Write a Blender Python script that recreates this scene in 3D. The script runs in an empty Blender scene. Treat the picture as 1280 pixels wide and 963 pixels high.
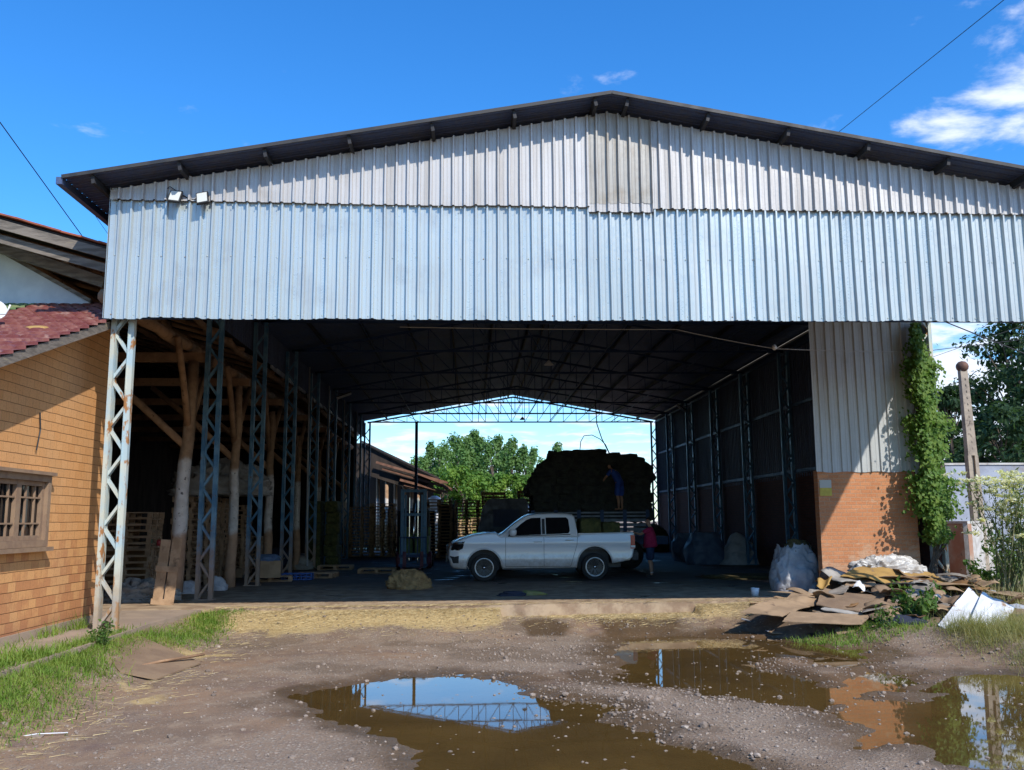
import bpy, bmesh, math, random
import numpy as np
from mathutils import Vector, Matrix, Euler

random.seed(7)
SC = bpy.context.scene
COL = SC.collection
PI = math.pi

# ------------------------------------------------------------------ camera
F_PX, PITCH, YAW, ROLL, CAM_H = 1124.17, .1495, .0459, -.006, 1.6705
_fw = Vector((math.sin(YAW)*math.cos(PITCH), math.cos(YAW)*math.cos(PITCH), math.sin(PITCH)))
_r0 = Vector((math.cos(YAW), -math.sin(YAW), 0)); _u0 = _r0.cross(_fw)
_rt = _r0*math.cos(ROLL)+_u0*math.sin(ROLL); _up = _u0*math.cos(ROLL)-_r0*math.sin(ROLL)
cam_d = bpy.data.cameras.new('camera'); cam = bpy.data.objects.new('camera', cam_d); COL.objects.link(cam)
cam_d.sensor_fit = 'HORIZONTAL'; cam_d.sensor_width = 36; cam_d.lens = F_PX/1280*36
cam_d.clip_start = .05; cam_d.clip_end = 3000
cam.matrix_world = Matrix(((_rt.x, _up.x, -_fw.x, 0), (_rt.y, _up.y, -_fw.y, 0), (_rt.z, _up.z, -_fw.z, CAM_H), (0, 0, 0, 1)))
SC.camera = cam

def P(x, y, Y=None, Z=None):
    """real point seen at photo pixel (x, y) at distance Y or height Z"""
    d = _fw+_rt*((x-640)/F_PX)+_up*((481.5-y)/F_PX)
    t = Y/d.y if Y is not None else (Z-CAM_H)/d.z
    return Vector((d.x*t, d.y*t, CAM_H+d.z*t))

# ------------------------------------------------------------------ world, sun
SUN = Vector((.585, -.96, 1.0)).normalized()
w = bpy.data.worlds.new('World'); SC.world = w; w.use_nodes = True
nt = w.node_tree; N = nt.nodes; L = nt.links
for n in list(N): N.remove(n)
out = N.new('ShaderNodeOutputWorld'); bg = N.new('ShaderNodeBackground'); L.new(bg.outputs[0], out.inputs[0])
sky = N.new('ShaderNodeTexSky'); sky.sky_type = 'NISHITA'; sky.sun_disc = False
sky.sun_elevation = math.asin(SUN.z); sky.sun_rotation = math.atan2(SUN.x, SUN.y)
sky.air_density = 1.0; sky.dust_density = .25; sky.ozone_density = 2.0; sky.altitude = 100
hs = N.new('ShaderNodeHueSaturation'); hs.inputs['Saturation'].default_value = 1.30; hs.inputs['Value'].default_value = 1.0
L.new(sky.outputs[0], hs.inputs['Color'])
tc = N.new('ShaderNodeTexCoord')
# clouds live on a plane far overhead: direction / height
sep = N.new('ShaderNodeSeparateXYZ'); L.new(tc.outputs['Generated'], sep.inputs[0])
def wm(op, a, b=None):
    n = N.new('ShaderNodeMath'); n.operation = op
    for i, v in enumerate((a, b)):
        if v is None: continue
        if isinstance(v, (int, float)): n.inputs[i].default_value = v
        else: L.new(v, n.inputs[i])
    return n.outputs[0]
def wr(v, a, b, lo=0., hi=1.):
    x = N.new('ShaderNodeMapRange'); x.interpolation_type = 'SMOOTHSTEP'; L.new(v, x.inputs[0])
    for k, q in enumerate((a, b, lo, hi)): x.inputs[k+1].default_value = q
    return x.outputs[0]
zz = wm('MAXIMUM', wm('ADD', sep.outputs[2], .10), .02)
cmb = N.new('ShaderNodeCombineXYZ'); L.new(wm('DIVIDE', sep.outputs[0], zz), cmb.inputs[0]); L.new(wm('DIVIDE', sep.outputs[1], zz), cmb.inputs[1])
no = N.new('ShaderNodeTexNoise'); no.inputs['Scale'].default_value = 3.6; no.inputs['Detail'].default_value = 9; no.inputs['Roughness'].default_value = .58; no.inputs['Distortion'].default_value = .25
L.new(cmb.outputs[0], no.inputs['Vector'])
east = wm('MULTIPLY', wr(sep.outputs[0], .385, .48, 0., .21), wr(sep.outputs[2], .41, .47, 1., 0.))
low = wr(sep.outputs[2], .04, .24, .17, 0.)
cov = wm('ADD', wm('ADD', no.outputs[0], east), wm('SUBTRACT', low, .11))
dens = wr(cov, .50, .70, 0., .9)
tint = N.new('ShaderNodeMix'); tint.data_type = 'RGBA'; tint.blend_type = 'MULTIPLY'; L.new(wr(sep.outputs[2], .04, .36, .45, 1.), tint.inputs[0])
L.new(hs.outputs[0], tint.inputs[6]); tint.inputs[7].default_value = (.62, 1.05, 1.34, 1)
cl = N.new('ShaderNodeMix'); cl.data_type = 'RGBA'; L.new(dens, cl.inputs['Factor'])
L.new(tint.outputs[2], cl.inputs[6]); cl.inputs[7].default_value = (5.6, 6.0, 6.9, 1)
L.new(cl.outputs[2], bg.inputs[0]); bg.inputs[1].default_value = .15
sd = bpy.data.lights.new('sun', 'SUN'); sd.energy = 3.75; sd.angle = math.radians(.5); sd.color = (1, .945, .86)
so = bpy.data.objects.new('sun', sd); COL.objects.link(so); so.rotation_euler = SUN.to_track_quat('Z', 'Y').to_euler(); so.location = (20, -30, 40)
vs = SC.view_settings; vs.view_transform = 'Standard'; vs.look = 'None'; vs.exposure = .36; vs.gamma = 1; vs.use_curve_mapping = False
SC.cycles.use_denoising = True; SC.cycles.max_bounces = 7; SC.cycles.diffuse_bounces = 3; SC.cycles.glossy_bounces = 4; SC.cycles.transparent_max_bounces = 6
SC.cycles.caustics_reflective = False; SC.cycles.caustics_refractive = False

# ------------------------------------------------------------------ materials
MATS = {}
def newmat(name):
    m = bpy.data.materials.new(name); m.use_nodes = True; MATS[name] = m
    nt = m.node_tree; b = nt.nodes['Principled BSDF']; return m, nt, b
class NB:
    def __init__(s, nt): s.nt = nt; s.N = nt.nodes; s.L = nt.links
    def n(s, t, **k):
        x = s.N.new(t)
        for a, v in k.items(): setattr(x, a, v)
        return x
    def set(s, sock, v):
        if hasattr(v, 'is_output'): s.L.new(v, sock)
        elif isinstance(v, tuple) and len(v) == 3 and sock.type == 'RGBA': sock.default_value = (*v, 1)
        else: sock.default_value = v
    def math(s, op, a, b=0., c=0.):
        x = s.n('ShaderNodeMath', operation=op)
        for i, v in enumerate((a, b, c)): s.set(x.inputs[i], v)
        return x.outputs[0]
    def pos(s): return s.n('ShaderNodeNewGeometry').outputs['Position']
    def obj(s): return s.n('ShaderNodeTexCoord').outputs['Object']
    def scale(s, v, st):
        x = s.n('ShaderNodeMapping'); s.L.new(v, x.inputs['Vector']); x.inputs['Scale'].default_value = st; return x.outputs[0]
    def noise(s, v, sc, det=5, ro=.55, dist=0.):
        x = s.n('ShaderNodeTexNoise'); s.L.new(v, x.inputs['Vector']); x.inputs['Scale'].default_value = sc
        x.inputs['Detail'].default_value = det; x.inputs['Roughness'].default_value = ro; x.inputs['Distortion'].default_value = dist; return x.outputs[0]
    def voro(s, v, sc, out='Distance', feature='F1'):
        x = s.n('ShaderNodeTexVoronoi', feature=feature); s.L.new(v, x.inputs['Vector']); x.inputs['Scale'].default_value = sc; return x.outputs[out]
    def ramp(s, v, a, b, lo=0., hi=1.):
        x = s.n('ShaderNodeMapRange', interpolation_type='SMOOTHSTEP'); s.set(x.inputs[0], v)
        x.inputs[1].default_value = a; x.inputs[2].default_value = b; x.inputs[3].default_value = lo; x.inputs[4].default_value = hi; return x.outputs[0]
    def mix(s, f, a, b, mode='MIX'):
        x = s.n('ShaderNodeMix', data_type='RGBA', blend_type=mode); s.set(x.inputs[0], f); s.set(x.inputs[6], a); s.set(x.inputs[7], b); return x.outputs[2]
    def bump(s, h, st, d=.02):
        x = s.n('ShaderNodeBump'); x.inputs['Strength'].default_value = st; x.inputs['Distance'].default_value = d; s.set(x.inputs['Height'], h); return x.outputs[0]
    def sepz(s, v): x = s.n('ShaderNodeSeparateXYZ'); s.L.new(v, x.inputs[0]); return x.outputs

def mat(name, c1, c2=None, scale=3., stretch=(1, 1, 1), rough=.8, metal=0., bump=0., bscale=None, lohi=(.38, .64), spec=.5, rvar=.12, det=5, c3=None, s3=None, lh3=(.6, .72), coords='pos'):
    m, nt, b = newmat(name); B = NB(nt)
    v = B.scale(B.pos() if coords == 'pos' else B.obj(), stretch)
    col = c1
    if c2 is not None:
        f = B.noise(v, scale, det)
        col = B.mix(B.ramp(f, *lohi), c1, c2)
        B.set(b.inputs['Roughness'], B.ramp(f, .3, .7, max(rough-rvar, .03), min(rough+rvar, 1)))
    else: b.inputs['Roughness'].default_value = rough
    if c3 is not None:
        col = B.mix(B.ramp(B.noise(v, s3 or scale*2.3, 6, .6), *lh3), col, c3)
    B.set(b.inputs['Base Color'], col)
    b.inputs['Metallic'].default_value = metal; b.inputs['Specular IOR Level'].default_value = spec
    if bump: B.L.new(B.bump(B.noise(v, bscale or scale*4, 6, .6), bump), b.inputs['Normal'])
    return m

def brickmat(name, axis, c1, c2, mortar, bw, bh, ms=.012, worn=None, bump=.5, vjoint=True, lowz=1.6):
    m, nt, b = newmat(name); B = NB(nt); p = B.pos(); s = B.sepz(p)
    c = B.n('ShaderNodeCombineXYZ'); B.L.new(s[axis], c.inputs[0]); B.L.new(s[2], c.inputs[1])
    wob = B.n('ShaderNodeMix', data_type='VECTOR'); wob.inputs[0].default_value = .012
    nn = B.n('ShaderNodeTexNoise'); nn.inputs['Scale'].default_value = 3.; B.L.new(p, nn.inputs['Vector']); B.L.new(c.outputs[0], wob.inputs[4]); B.L.new(nn.outputs['Color'], wob.inputs[5])
    t = B.n('ShaderNodeTexBrick'); B.L.new(wob.outputs[1], t.inputs['Vector'])
    t.inputs['Scale'].default_value = 1; t.inputs['Brick Width'].default_value = bw; t.inputs['Row Height'].default_value = bh
    t.inputs['Mortar Size'].default_value = ms; t.inputs['Mortar Smooth'].default_value = .4; t.inputs['Bias'].default_value = 0
    B.set(t.inputs['Color1'], c1); B.set(t.inputs['Color2'], c2); B.set(t.inputs['Mortar'], mortar)
    col = t.outputs['Color']
    n1 = B.noise(p, 1.4, 6, .6)
    col = B.mix(B.ramp(n1, .35, .7, 0, .45), col, tuple(x*.72 for x in c1))
    if worn:
        n2 = B.noise(B.scale(p, (1, 1, 2.2)), 3.2, 5, .6)
        z = B.ramp(s[2], .1, lowz, .22, -.06)
        col = B.mix(B.ramp(B.math('ADD', n2, z), .55, .68), col, worn)
        col = B.mix(B.ramp(s[2], 0., .45, .5, 0.), col, (.16, .10, .07))
    n3 = B.noise(p, 38, 3)
    col = B.mix(B.ramp(n3, .3, .75, 0., .25), col, (.12, .07, .045))
    B.set(b.inputs['Base Color'], col); b.inputs['Roughness'].default_value = .9; b.inputs['Specular IOR Level'].default_value = .25
    h = B.math('ADD', B.math('MULTIPLY', t.outputs['Fac'], -1.), B.math('MULTIPLY', n3, .35))
    B.L.new(B.bump(h, bump, .012), b.inputs['Normal'])
    return m

# galvanised sheets: each sheet about a metre wide has its own dullness, spangle and faint streaks
def sheetmat(name, c1, c2, rough, metal, dirt, dirt_amt, rust=0., axis=0, bumps=.06):
    m, nt, b = newmat(name); B = NB(nt); p = B.pos(); s = B.sepz(p)
    fl = B.math('FLOOR', B.math('MULTIPLY', s[axis], 1/.96))
    wn = B.n('ShaderNodeTexWhiteNoise', noise_dimensions='1D'); B.L.new(fl, wn.inputs['W'])
    st = B.noise(B.scale(p, (9., 9., .35)), 1., 5, .6)
    sp = B.noise(p, 26, 2)
    col = B.mix(B.math('MULTIPLY', wn.outputs[0], .8), c1, c2)
    col = B.mix(B.ramp(st, .42, .78, 0, dirt_amt), col, dirt)
    col = B.mix(B.ramp(B.noise(p, 1.3, 6, .65), .5, .75, 0, dirt_amt*.8), col, dirt)
    col = B.mix(B.ramp(sp, .35, .7, 0, .12), col, (.32, .35, .38))
    if rust:
        r = B.noise(B.scale(p, (5., 5., .9)), 1.1, 7, .66)
        col = B.mix(B.ramp(r, .56, .76, 0, rust), col, (.24, .14, .07))
    B.set(b.inputs['Base Color'], col); b.inputs['Metallic'].default_value = metal
    B.set(b.inputs['Roughness'], B.ramp(B.math('ADD', B.math('MULTIPLY', sp, .4), B.math('MULTIPLY', st, .6)), .3, .7, rough-.1, rough+.14))
    B.L.new(B.bump(B.noise(B.scale(p, (1, 1, .5)), 2.2, 3), bumps, .05), b.inputs['Normal'])
    return m
GALV = sheetmat('galvanised_new', (.545, .60, .59), (.425, .475, .475), .34, .34, (.33, .35, .37), .55)
GALV_OLD = sheetmat('galvanised_dull', (.56, .545, .53), (.48, .465, .45), .5, .25, (.31, .28, .25), .6, .14)
GALV_RUST = sheetmat('galvanised_weathered', (.46, .445, .41), (.40, .385, .35), .58, .2, (.24, .19, .13), .8, .45)
GALV_PIER = sheetmat('painted_sheet', (.50, .51, .50), (.43, .45, .45), .6, .1, (.30, .28, .25), .5, .12)
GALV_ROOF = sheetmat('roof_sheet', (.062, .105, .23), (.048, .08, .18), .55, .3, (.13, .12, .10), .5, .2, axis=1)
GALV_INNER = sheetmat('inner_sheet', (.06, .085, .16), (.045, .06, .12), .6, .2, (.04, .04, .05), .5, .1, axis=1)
STEEL = mat('blue_steel', (.045, .13, .235), (.09, .19, .30), 4, rough=.55, metal=.2, c3=(.16, .085, .045), s3=6, lh3=(.60, .74))
STEEL_DK = mat('dark_blue_steel', (.018, .045, .12), (.028, .06, .14), 4, rough=.6, metal=.2)
def postpaint():
    m, nt, b = newmat('rusty_painted_steel'); B = NB(nt); p = B.pos(); z = B.sepz(p)[2]
    col = B.mix(B.ramp(B.noise(p, 2.2, 5), .42, .62), (.52, .55, .48), (.40, .52, .56))
    col = B.mix(B.ramp(B.noise(B.scale(p, (1, 1, .5)), 5.5, 6, .6), .56, .62), col, (.36, .17, .06))
    col = B.mix(B.ramp(B.math('ADD', z, B.math('MULTIPLY', B.noise(p, 7, 4), .8)), .5, 1.6, .75, 0.), col, (.33, .215, .12))
    B.set(b.inputs['Base Color'], col); b.inputs['Roughness'].default_value = .62
    B.L.new(B.bump(B.noise(p, 40, 4), .25, .01), b.inputs['Normal']); return m
PURLIN = mat('dark_purlin_steel', (.018, .018, .022), (.03, .03, .034), 4, rough=.7)
ROOF_EDGE = mat('dark_roof_edge', (.028, .026, .025), (.045, .042, .04), 4, rough=.6)
STEEL_RUST = postpaint()
def colpaint():
    m, nt, b = newmat('blue_steel_muddy'); B = NB(nt); p = B.pos(); z = B.sepz(p)[2]
    col = B.mix(B.ramp(B.noise(p, 3, 5), .42, .62), (.05, .15, .26), (.12, .25, .36))
    col = B.mix(B.ramp(B.noise(p, 7, 6, .6), .60, .72), col, (.20, .10, .05))
    col = B.mix(B.ramp(B.math('ADD', z, B.math('MULTIPLY', B.noise(p, 5, 4), 1.2)), 1.0, 2.3, .85, 0.), col, (.30, .19, .11))
    B.set(b.inputs['Base Color'], col); b.inputs['Roughness'].default_value = .6; return m
STEEL_MUD = colpaint()
def housebrick():
    m, nt, b = newmat('house_brick'); B = NB(nt); p = B.pos(); s = B.sepz(p)
    jit = B.math('MULTIPLY', B.math('SUBTRACT', B.noise(p, 2.2, 3), .5), .022)
    zr = B.math('DIVIDE', B.math('ADD', s[2], jit), .14); row = B.math('FLOOR', zr); fz = B.math('FRACT', zr)
    yr = B.math('ADD', B.math('DIVIDE', s[1], .215), B.math('MULTIPLY', B.math('MODULO', row, 2.), .5)); cel = B.math('FLOOR', yr); fy = B.math('FRACT', yr)
    cv = B.n('ShaderNodeCombineXYZ'); B.L.new(cel, cv.inputs[0]); B.L.new(row, cv.inputs[1])
    wn = B.n('ShaderNodeTexWhiteNoise', noise_dimensions='2D'); B.L.new(cv.outputs[0], wn.inputs['Vector']); rv = wn.outputs['Value']
    hz = B.ramp(fz, .075, .03); vz = B.ramp(fy, .03, .012)
    col = B.mix(rv, (.71, .365, .145), (.65, .315, .115))
    col = B.mix(B.ramp(B.noise(p, 1.1, 6, .6), .35, .7, 0, .4), col, (.56, .33, .16))
    red = B.math('ADD', B.math('ADD', B.math('MULTIPLY', rv, .34), B.math('MULTIPLY', B.noise(p, 7, 4, .6), .55)), B.ramp(s[2], .2, 2.6, .24, -.16))
    col = B.mix(B.ramp(red, .50, .74, 0, .5), col, (.42, .155, .075))
    col = B.mix(B.ramp(s[2], .05, .4, .6, 0.), col, (.30, .13, .075))
    col = B.mix(B.ramp(B.noise(p, 36, 3), .45, .75, 0., .3), col, (.22, .11, .05))
    col = B.mix(B.math('MULTIPLY', vz, .62), col, (.20, .10, .045)); col = B.mix(B.math('MULTIPLY', hz, .85), col, (.12, .06, .03))
    B.set(b.inputs['Base Color'], col); b.inputs['Roughness'].default_value = .88; b.inputs['Specular IOR Level'].default_value = .25
    h = B.math('SUBTRACT', B.math('MULTIPLY', B.noise(p, 30, 4), .3), B.math('MAXIMUM', hz, B.math('MULTIPLY', vz, .5)))
    B.L.new(B.bump(h, .55, .012), b.inputs['Normal']); return m
BR_HOUSE = housebrick()
BR_PIER = brickmat('pier_brick', 0, (.62, .27, .125), (.54, .215, .095), (.46, .29, .18), .24, .085, .010, worn=(.56, .33, .20), bump=.35)
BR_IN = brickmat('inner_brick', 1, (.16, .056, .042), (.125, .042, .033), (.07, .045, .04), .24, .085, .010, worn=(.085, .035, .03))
TILE = mat('glazed_red_tile', (.15, .042, .032), (.21, .075, .055), 5, rough=.36, c3=(.30, .17, .13), s3=4, lh3=(.52, .72), spec=.45, bump=.2)
TILE_GREEN = mat('mossy_green_tile', (.10, .16, .05), (.16, .19, .08), 4, rough=.7)
TILE_OLD = mat('old_clay_tile', (.36, .10, .05), (.26, .085, .05), 5, rough=.85, c3=(.12, .07, .05), s3=4, bump=.3)
TILE_DARK = mat('dark_roof_tile', (.05, .035, .03), (.03, .03, .035), 3, rough=.9)
TILE_BROWN = mat('brown_tile', (.24, .12, .075), (.16, .08, .05), 3, rough=.9, bump=.4, bscale=20)
WOOD_GREY = mat('weathered_board', (.22, .185, .15), (.13, .11, .09), 3, (1, 1, 6), rough=.88, c3=(.30, .26, .14), s3=2, lh3=(.62, .74), bump=.4, bscale=9)
WOOD_LOG = mat('brown_log', (.37, .22, .12), (.25, .145, .08), 3, rough=.9, c3=(.08, .045, .025), s3=7, bump=.6, bscale=9)
WOOD_PAL = mat('pallet_wood', (.43, .28, .165), (.30, .19, .11), 4, rough=.88, c3=(.12, .075, .045), s3=3, bump=.3, bscale=12)
WOOD_NEW = mat('fresh_pallet_wood', (.50, .34, .17), (.38, .24, .12), 4, rough=.8, bump=.2)
WOOD_DARK = mat('dark_plywood', (.24, .125, .045), (.12, .06, .025), 2.2, rough=.75, c3=(.28, .15, .05), s3=1.6)
def whitewash():
    m, nt, b = newmat('whitewashed_log'); B = NB(nt); p = B.pos(); z = B.sepz(p)[2]
    n = B.noise(p, 6, 5)
    zj = B.math('ADD', z, B.math('MULTIPLY', B.noise(p, 2.5, 4), .35))
    col = B.mix(B.ramp(n, .35, .7), (.64, .60, .55), (.50, .45, .40))
    col = B.mix(B.ramp(B.noise(p, 11, 3), .63, .70), col, (.10, .08, .07))
    col = B.mix(B.ramp(zj, 1.52, 1.66, 1, 0), col, B.mix(B.ramp(n, .35, .7), (.42, .26, .16), (.33, .20, .12)))
    col = B.mix(B.ramp(zj, 3.15, 3.3), col, B.mix(B.ramp(n, .35, .7), (.38, .24, .14), (.27, .165, .095)))
    B.set(b.inputs['Base Color'], col); b.inputs['Roughness'].default_value = .9
    B.L.new(B.bump(B.noise(p, 14, 5, .6), .5, .03), b.inputs['Normal']); return m
LOG_WHITE = whitewash()
PLASTER = mat('white_plaster', (.68, .70, .72), (.58, .60, .63), 2, rough=.85, c3=(.42, .42, .42), s3=1.4, lh3=(.62, .8))
PLASTER_DIRTY = mat('stained_plaster', (.56, .54, .50), (.40, .37, .33), 2.5, rough=.9, c3=(.13, .11, .09), s3=4, bump=.3)
PLASTER_ORANGE = mat('worn_orange_render', (.42, .21, .13), (.48, .38, .30), 1.8, rough=.9, c3=(.18, .11, .07), s3=4, bump=.3)
WALL_FAR = mat('boundary_wall_paint', (.36, .39, .45), (.29, .31, .36), 1.2, rough=.9, c3=(.26, .22, .18), s3=.8)
def concrete():
    m, nt, b = newmat('stained_concrete'); B = NB(nt); p = B.pos()
    col = B.mix(B.ramp(B.noise(p, .9, 7, .6), .35, .65), (.235, .165, .12), (.155, .108, .08))
    col = B.mix(B.ramp(B.noise(B.scale(p, (.8, 1.6, 1)), 1.1, 5, .55), .60, .66), col, (.035, .025, .02))
    col = B.mix(B.ramp(B.noise(p, 24, 4), .5, .8, 0, .5), col, (.28, .2, .13))
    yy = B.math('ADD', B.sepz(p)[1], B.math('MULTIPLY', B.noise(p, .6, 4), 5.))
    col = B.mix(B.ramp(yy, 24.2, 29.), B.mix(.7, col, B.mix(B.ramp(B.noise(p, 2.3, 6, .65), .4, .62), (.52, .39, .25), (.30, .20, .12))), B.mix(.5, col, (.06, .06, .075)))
    B.set(b.inputs['Base Color'], col)
    B.set(b.inputs['Roughness'], B.ramp(B.noise(B.scale(p, (.8, 1.6, 1)), 1.1, 5, .55), .57, .68, .88, .2))
    B.L.new(B.bump(B.noise(p, 18, 5, .6), .2, .02), b.inputs['Normal']); return m
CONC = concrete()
CONC_WALK = mat('pavement_concrete', (.36, .27, .20), (.29, .22, .165), 1.5, rough=.92, c3=(.20, .14, .10), s3=2.6, bump=.3, bscale=16)
CONC_POST = mat('concrete_post', (.40, .33, .25), (.30, .25, .20), 4, rough=.9, c3=(.14, .11, .09), s3=5, bump=.4)
STRAW = mat('straw', (.42, .31, .15), (.56, .44, .23), 9, rough=.85)
DRYGRASS = mat('dry_grass', (.36, .33, .14), (.27, .28, .09), 2, rough=.8)
GRASS = mat('green_grass', (.155, .265, .04), (.26, .345, .068), 3, rough=.7, spec=.3)
WEED = mat('weed_leaf', (.07, .15, .03), (.13, .21, .05), 4, rough=.7, spec=.3)
LEAF_VINE = mat('vine_leaf', (.085, .18, .03), (.17, .26, .05), 5, rough=.6, spec=.35, c3=(.20, .19, .05), s3=8, lh3=(.66, .74))
LEAF_TREE = mat('tree_leaf', (.10, .21, .035), (.20, .31, .05), .8, rough=.7, spec=.3)
LEAF_DARK = mat('dark_tree_leaf', (.030, .065, .030), (.055, .10, .042), .9, rough=.75, spec=.25)
LEAF_MID = mat('mid_green_leaf', (.11, .22, .06), (.17, .28, .09), .7, rough=.7, spec=.3)
LEAF_BUSH = mat('bush_leaf', (.10, .16, .06), (.16, .20, .08), 4, rough=.75, spec=.25)
BARK = mat('bark', (.13, .095, .07), (.08, .06, .045), 5, rough=.95, bump=.6)
FLOWER = mat('pale_flower', (.70, .71, .56), (.76, .76, .66), 12, rough=.8)
STEM = mat('green_stem', (.16, .19, .08), (.22, .2, .1), 6, rough=.8)
CARPAINT = mat('white_car_paint', (.76, .77, .78), None, rough=.22, spec=.5)
_B = NB(CARPAINT.node_tree); _z = _B.sepz(_B.pos())[2]
_B.set(CARPAINT.node_tree.nodes['Principled BSDF'].inputs['Base Color'], _B.mix(_B.ramp(_B.math('ADD', _z, _B.math('MULTIPLY', _B.noise(_B.pos(), 9, 5, .65), .5)), .55, 1.05, .75, 0.), (.76, .77, .78), (.34, .24, .16)))
CARPAINT.node_tree.nodes['Principled BSDF'].inputs['Coat Weight'].default_value = .6
CARPAINT.node_tree.nodes['Principled BSDF'].inputs['Coat Roughness'].default_value = .05
GLASS = mat('tinted_glass', (.008, .009, .011), None, rough=.05, spec=.5)
BLACKP = mat('black_plastic', (.016, .016, .018), (.024, .024, .026), 6, rough=.55)
RUBBER = mat('tyre_rubber', (.016, .016, .016), (.028, .026, .024), 9, rough=.85)
CAB_DARK = mat('dark_cab_paint', (.016, .019, .028), (.012, .014, .02), 5, rough=.6)
RIM = mat('machined_rim', (.5, .51, .52), None, rough=.3, metal=.8)
RIM_BLK = mat('black_rim', (.028, .029, .031), None, rough=.35, metal=.3)
CHROME = mat('chrome', (.7, .71, .72), None, rough=.15, metal=1.)
REDLENS = mat('red_lens', (.42, .012, .01), None, rough=.18)
SKIN = mat('skin', (.40, .22, .145), (.35, .18, .115), 8, rough=.6)
HAIR = mat('dark_hair', (.012, .009, .008), None, rough=.7)
CL_MAROON = mat('maroon_cotton', (.44, .02, .085), (.36, .015, .07), 8, rough=.9, bump=.3, bscale=14)
CL_NAVY = mat('navy_cotton', (.022, .045, .11), (.016, .034, .085), 8, rough=.9, bump=.3, bscale=14)
CL_BLUE = mat('royal_blue_cotton', (.025, .075, .36), (.02, .06, .28), 8, rough=.9)
CL_DARK = mat('dark_cotton', (.02, .025, .045), None, rough=.9)
SHOE = mat('shoe', (.02, .02, .022), None, rough=.6)
SOCK = mat('white_sock', (.6, .6, .6), None, rough=.9)
HAY_BROWN = mat('brown_hay', (.14, .11, .045), (.09, .07, .03), 7, rough=.95, bump=1., bscale=30)
HAY = mat('green_hay', (.085, .085, .022), (.05, .055, .018), 7, rough=.95, c3=(.14, .12, .04), s3=16, bump=1., bscale=30)
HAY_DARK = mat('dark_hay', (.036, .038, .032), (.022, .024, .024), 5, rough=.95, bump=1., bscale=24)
BURLAP = mat('burlap', (.36, .235, .10), (.25, .155, .065), 6, rough=.95, bump=.8, bscale=22)
SACK = mat('woven_white_sack', (.44, .45, .47), (.33, .34, .37), 4, rough=.8, bump=.6, bscale=9)
SACK_BLUE = mat('blue_grey_tarp', (.11, .17, .27), (.07, .11, .19), 3, rough=.6, bump=.5, bscale=6)
SACK_BEIGE = mat('pale_cloth', (.36, .33, .29), (.26, .24, .21), 4, rough=.9, bump=.6, bscale=7)
CARD = mat('cardboard', (.36, .24, .14), (.27, .18, .105), 3, rough=.9, c3=(.17, .11, .07), s3=4, bump=.2)
CARD_YEL = mat('ochre_board', (.42, .255, .075), (.33, .195, .06), 2.5, rough=.85, c3=(.22, .14, .07), s3=5)
CARPET = mat('brown_carpet', (.26, .175, .105), (.20, .13, .08), 2, rough=.98, bump=.4, bscale=60)
FELT_GREY = mat('grey_felt', (.27, .235, .195), (.17, .145, .12), 5, rough=.95, bump=.4)
FILM = mat('plastic_film', (.56, .54, .51), (.36, .33, .30), 5, rough=.3, bump=.7, bscale=9)
WHITE_METAL = mat('white_enamel', (.78, .78, .78), (.70, .70, .70), 3, rough=.4, c3=(.36, .22, .13), s3=3.4, lh3=(.57, .68), bump=.2)
WHITE_PL = mat('white_plastic', (.7, .7, .7), None, rough=.4)
RED_PL = mat('red_plastic', (.4, .03, .03), None, rough=.4)
GREEN_GL = mat('green_bottle', (.08, .22, .13), None, rough=.1)
BLUE_PL = mat('blue_crate_plastic', (.02, .08, .30), (.03, .1, .36), 9, rough=.5)
PURPLE = mat('faded_red_paint', (.16, .035, .05), (.12, .03, .05), 6, rough=.6)
YELLOW = mat('faded_green_paint', (.14, .19, .05), (.10, .14, .04), 6, rough=.6)
WIRE = mat('black_cable', (.012, .012, .014), None, rough=.6)
WIRE_W = mat('pale_cable', (.42, .42, .42), None, rough=.6)
SIGN_Y = mat('faded_yellow_paper', (.52, .42, .07), (.46, .36, .07), 9, rough=.8)
SIGN_W = mat('faded_grey_paper', (.42, .42, .38), None, rough=.8)
LAMP_GL = mat('lamp_glass', (.62, .63, .58), None, rough=.25)
STONE = mat('pebble', (.30, .23, .175), (.17, .13, .10), 2.4, rough=.9, c3=(.46, .385, .31), s3=9, lh3=(.55, .7))
SOIL = mat('rubbish_soil', (.17, .115, .075), (.10, .07, .048), 3, rough=.95, c3=(.34, .27, .19), s3=14, lh3=(.58, .68), bump=.8, bscale=18)
WIN_WOOD = mat('painted_window_wood', (.30, .20, .125), (.24, .155, .10), 6, rough=.7)

for _m in (GRASS, DRYGRASS, WEED, LEAF_VINE, LEAF_TREE, LEAF_MID, LEAF_BUSH, FLOWER, LEAF_DARK):
    _n = _m.node_tree; _b = _n.nodes['Principled BSDF']; _o = _n.nodes['Material Output']
    _t = _n.nodes.new('ShaderNodeBsdfTranslucent'); _x = _n.nodes.new('ShaderNodeMixShader'); _x.inputs[0].default_value = .38
    _g = _n.nodes.new('ShaderNodeMix'); _g.data_type = 'RGBA'; _g.blend_type = 'MULTIPLY'; _g.inputs[0].default_value = 1; _g.inputs[7].default_value = (1.5, 1.5, .7, 1)
    _n.links.new(_b.inputs['Base Color'].links[0].from_socket, _g.inputs[6]); _n.links.new(_g.outputs[2], _t.inputs[0])
    _n.links.new(_b.outputs[0], _x.inputs[1]); _n.links.new(_t.outputs[0], _x.inputs[2]); _n.links.new(_x.outputs[0], _o.inputs['Surface'])
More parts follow.
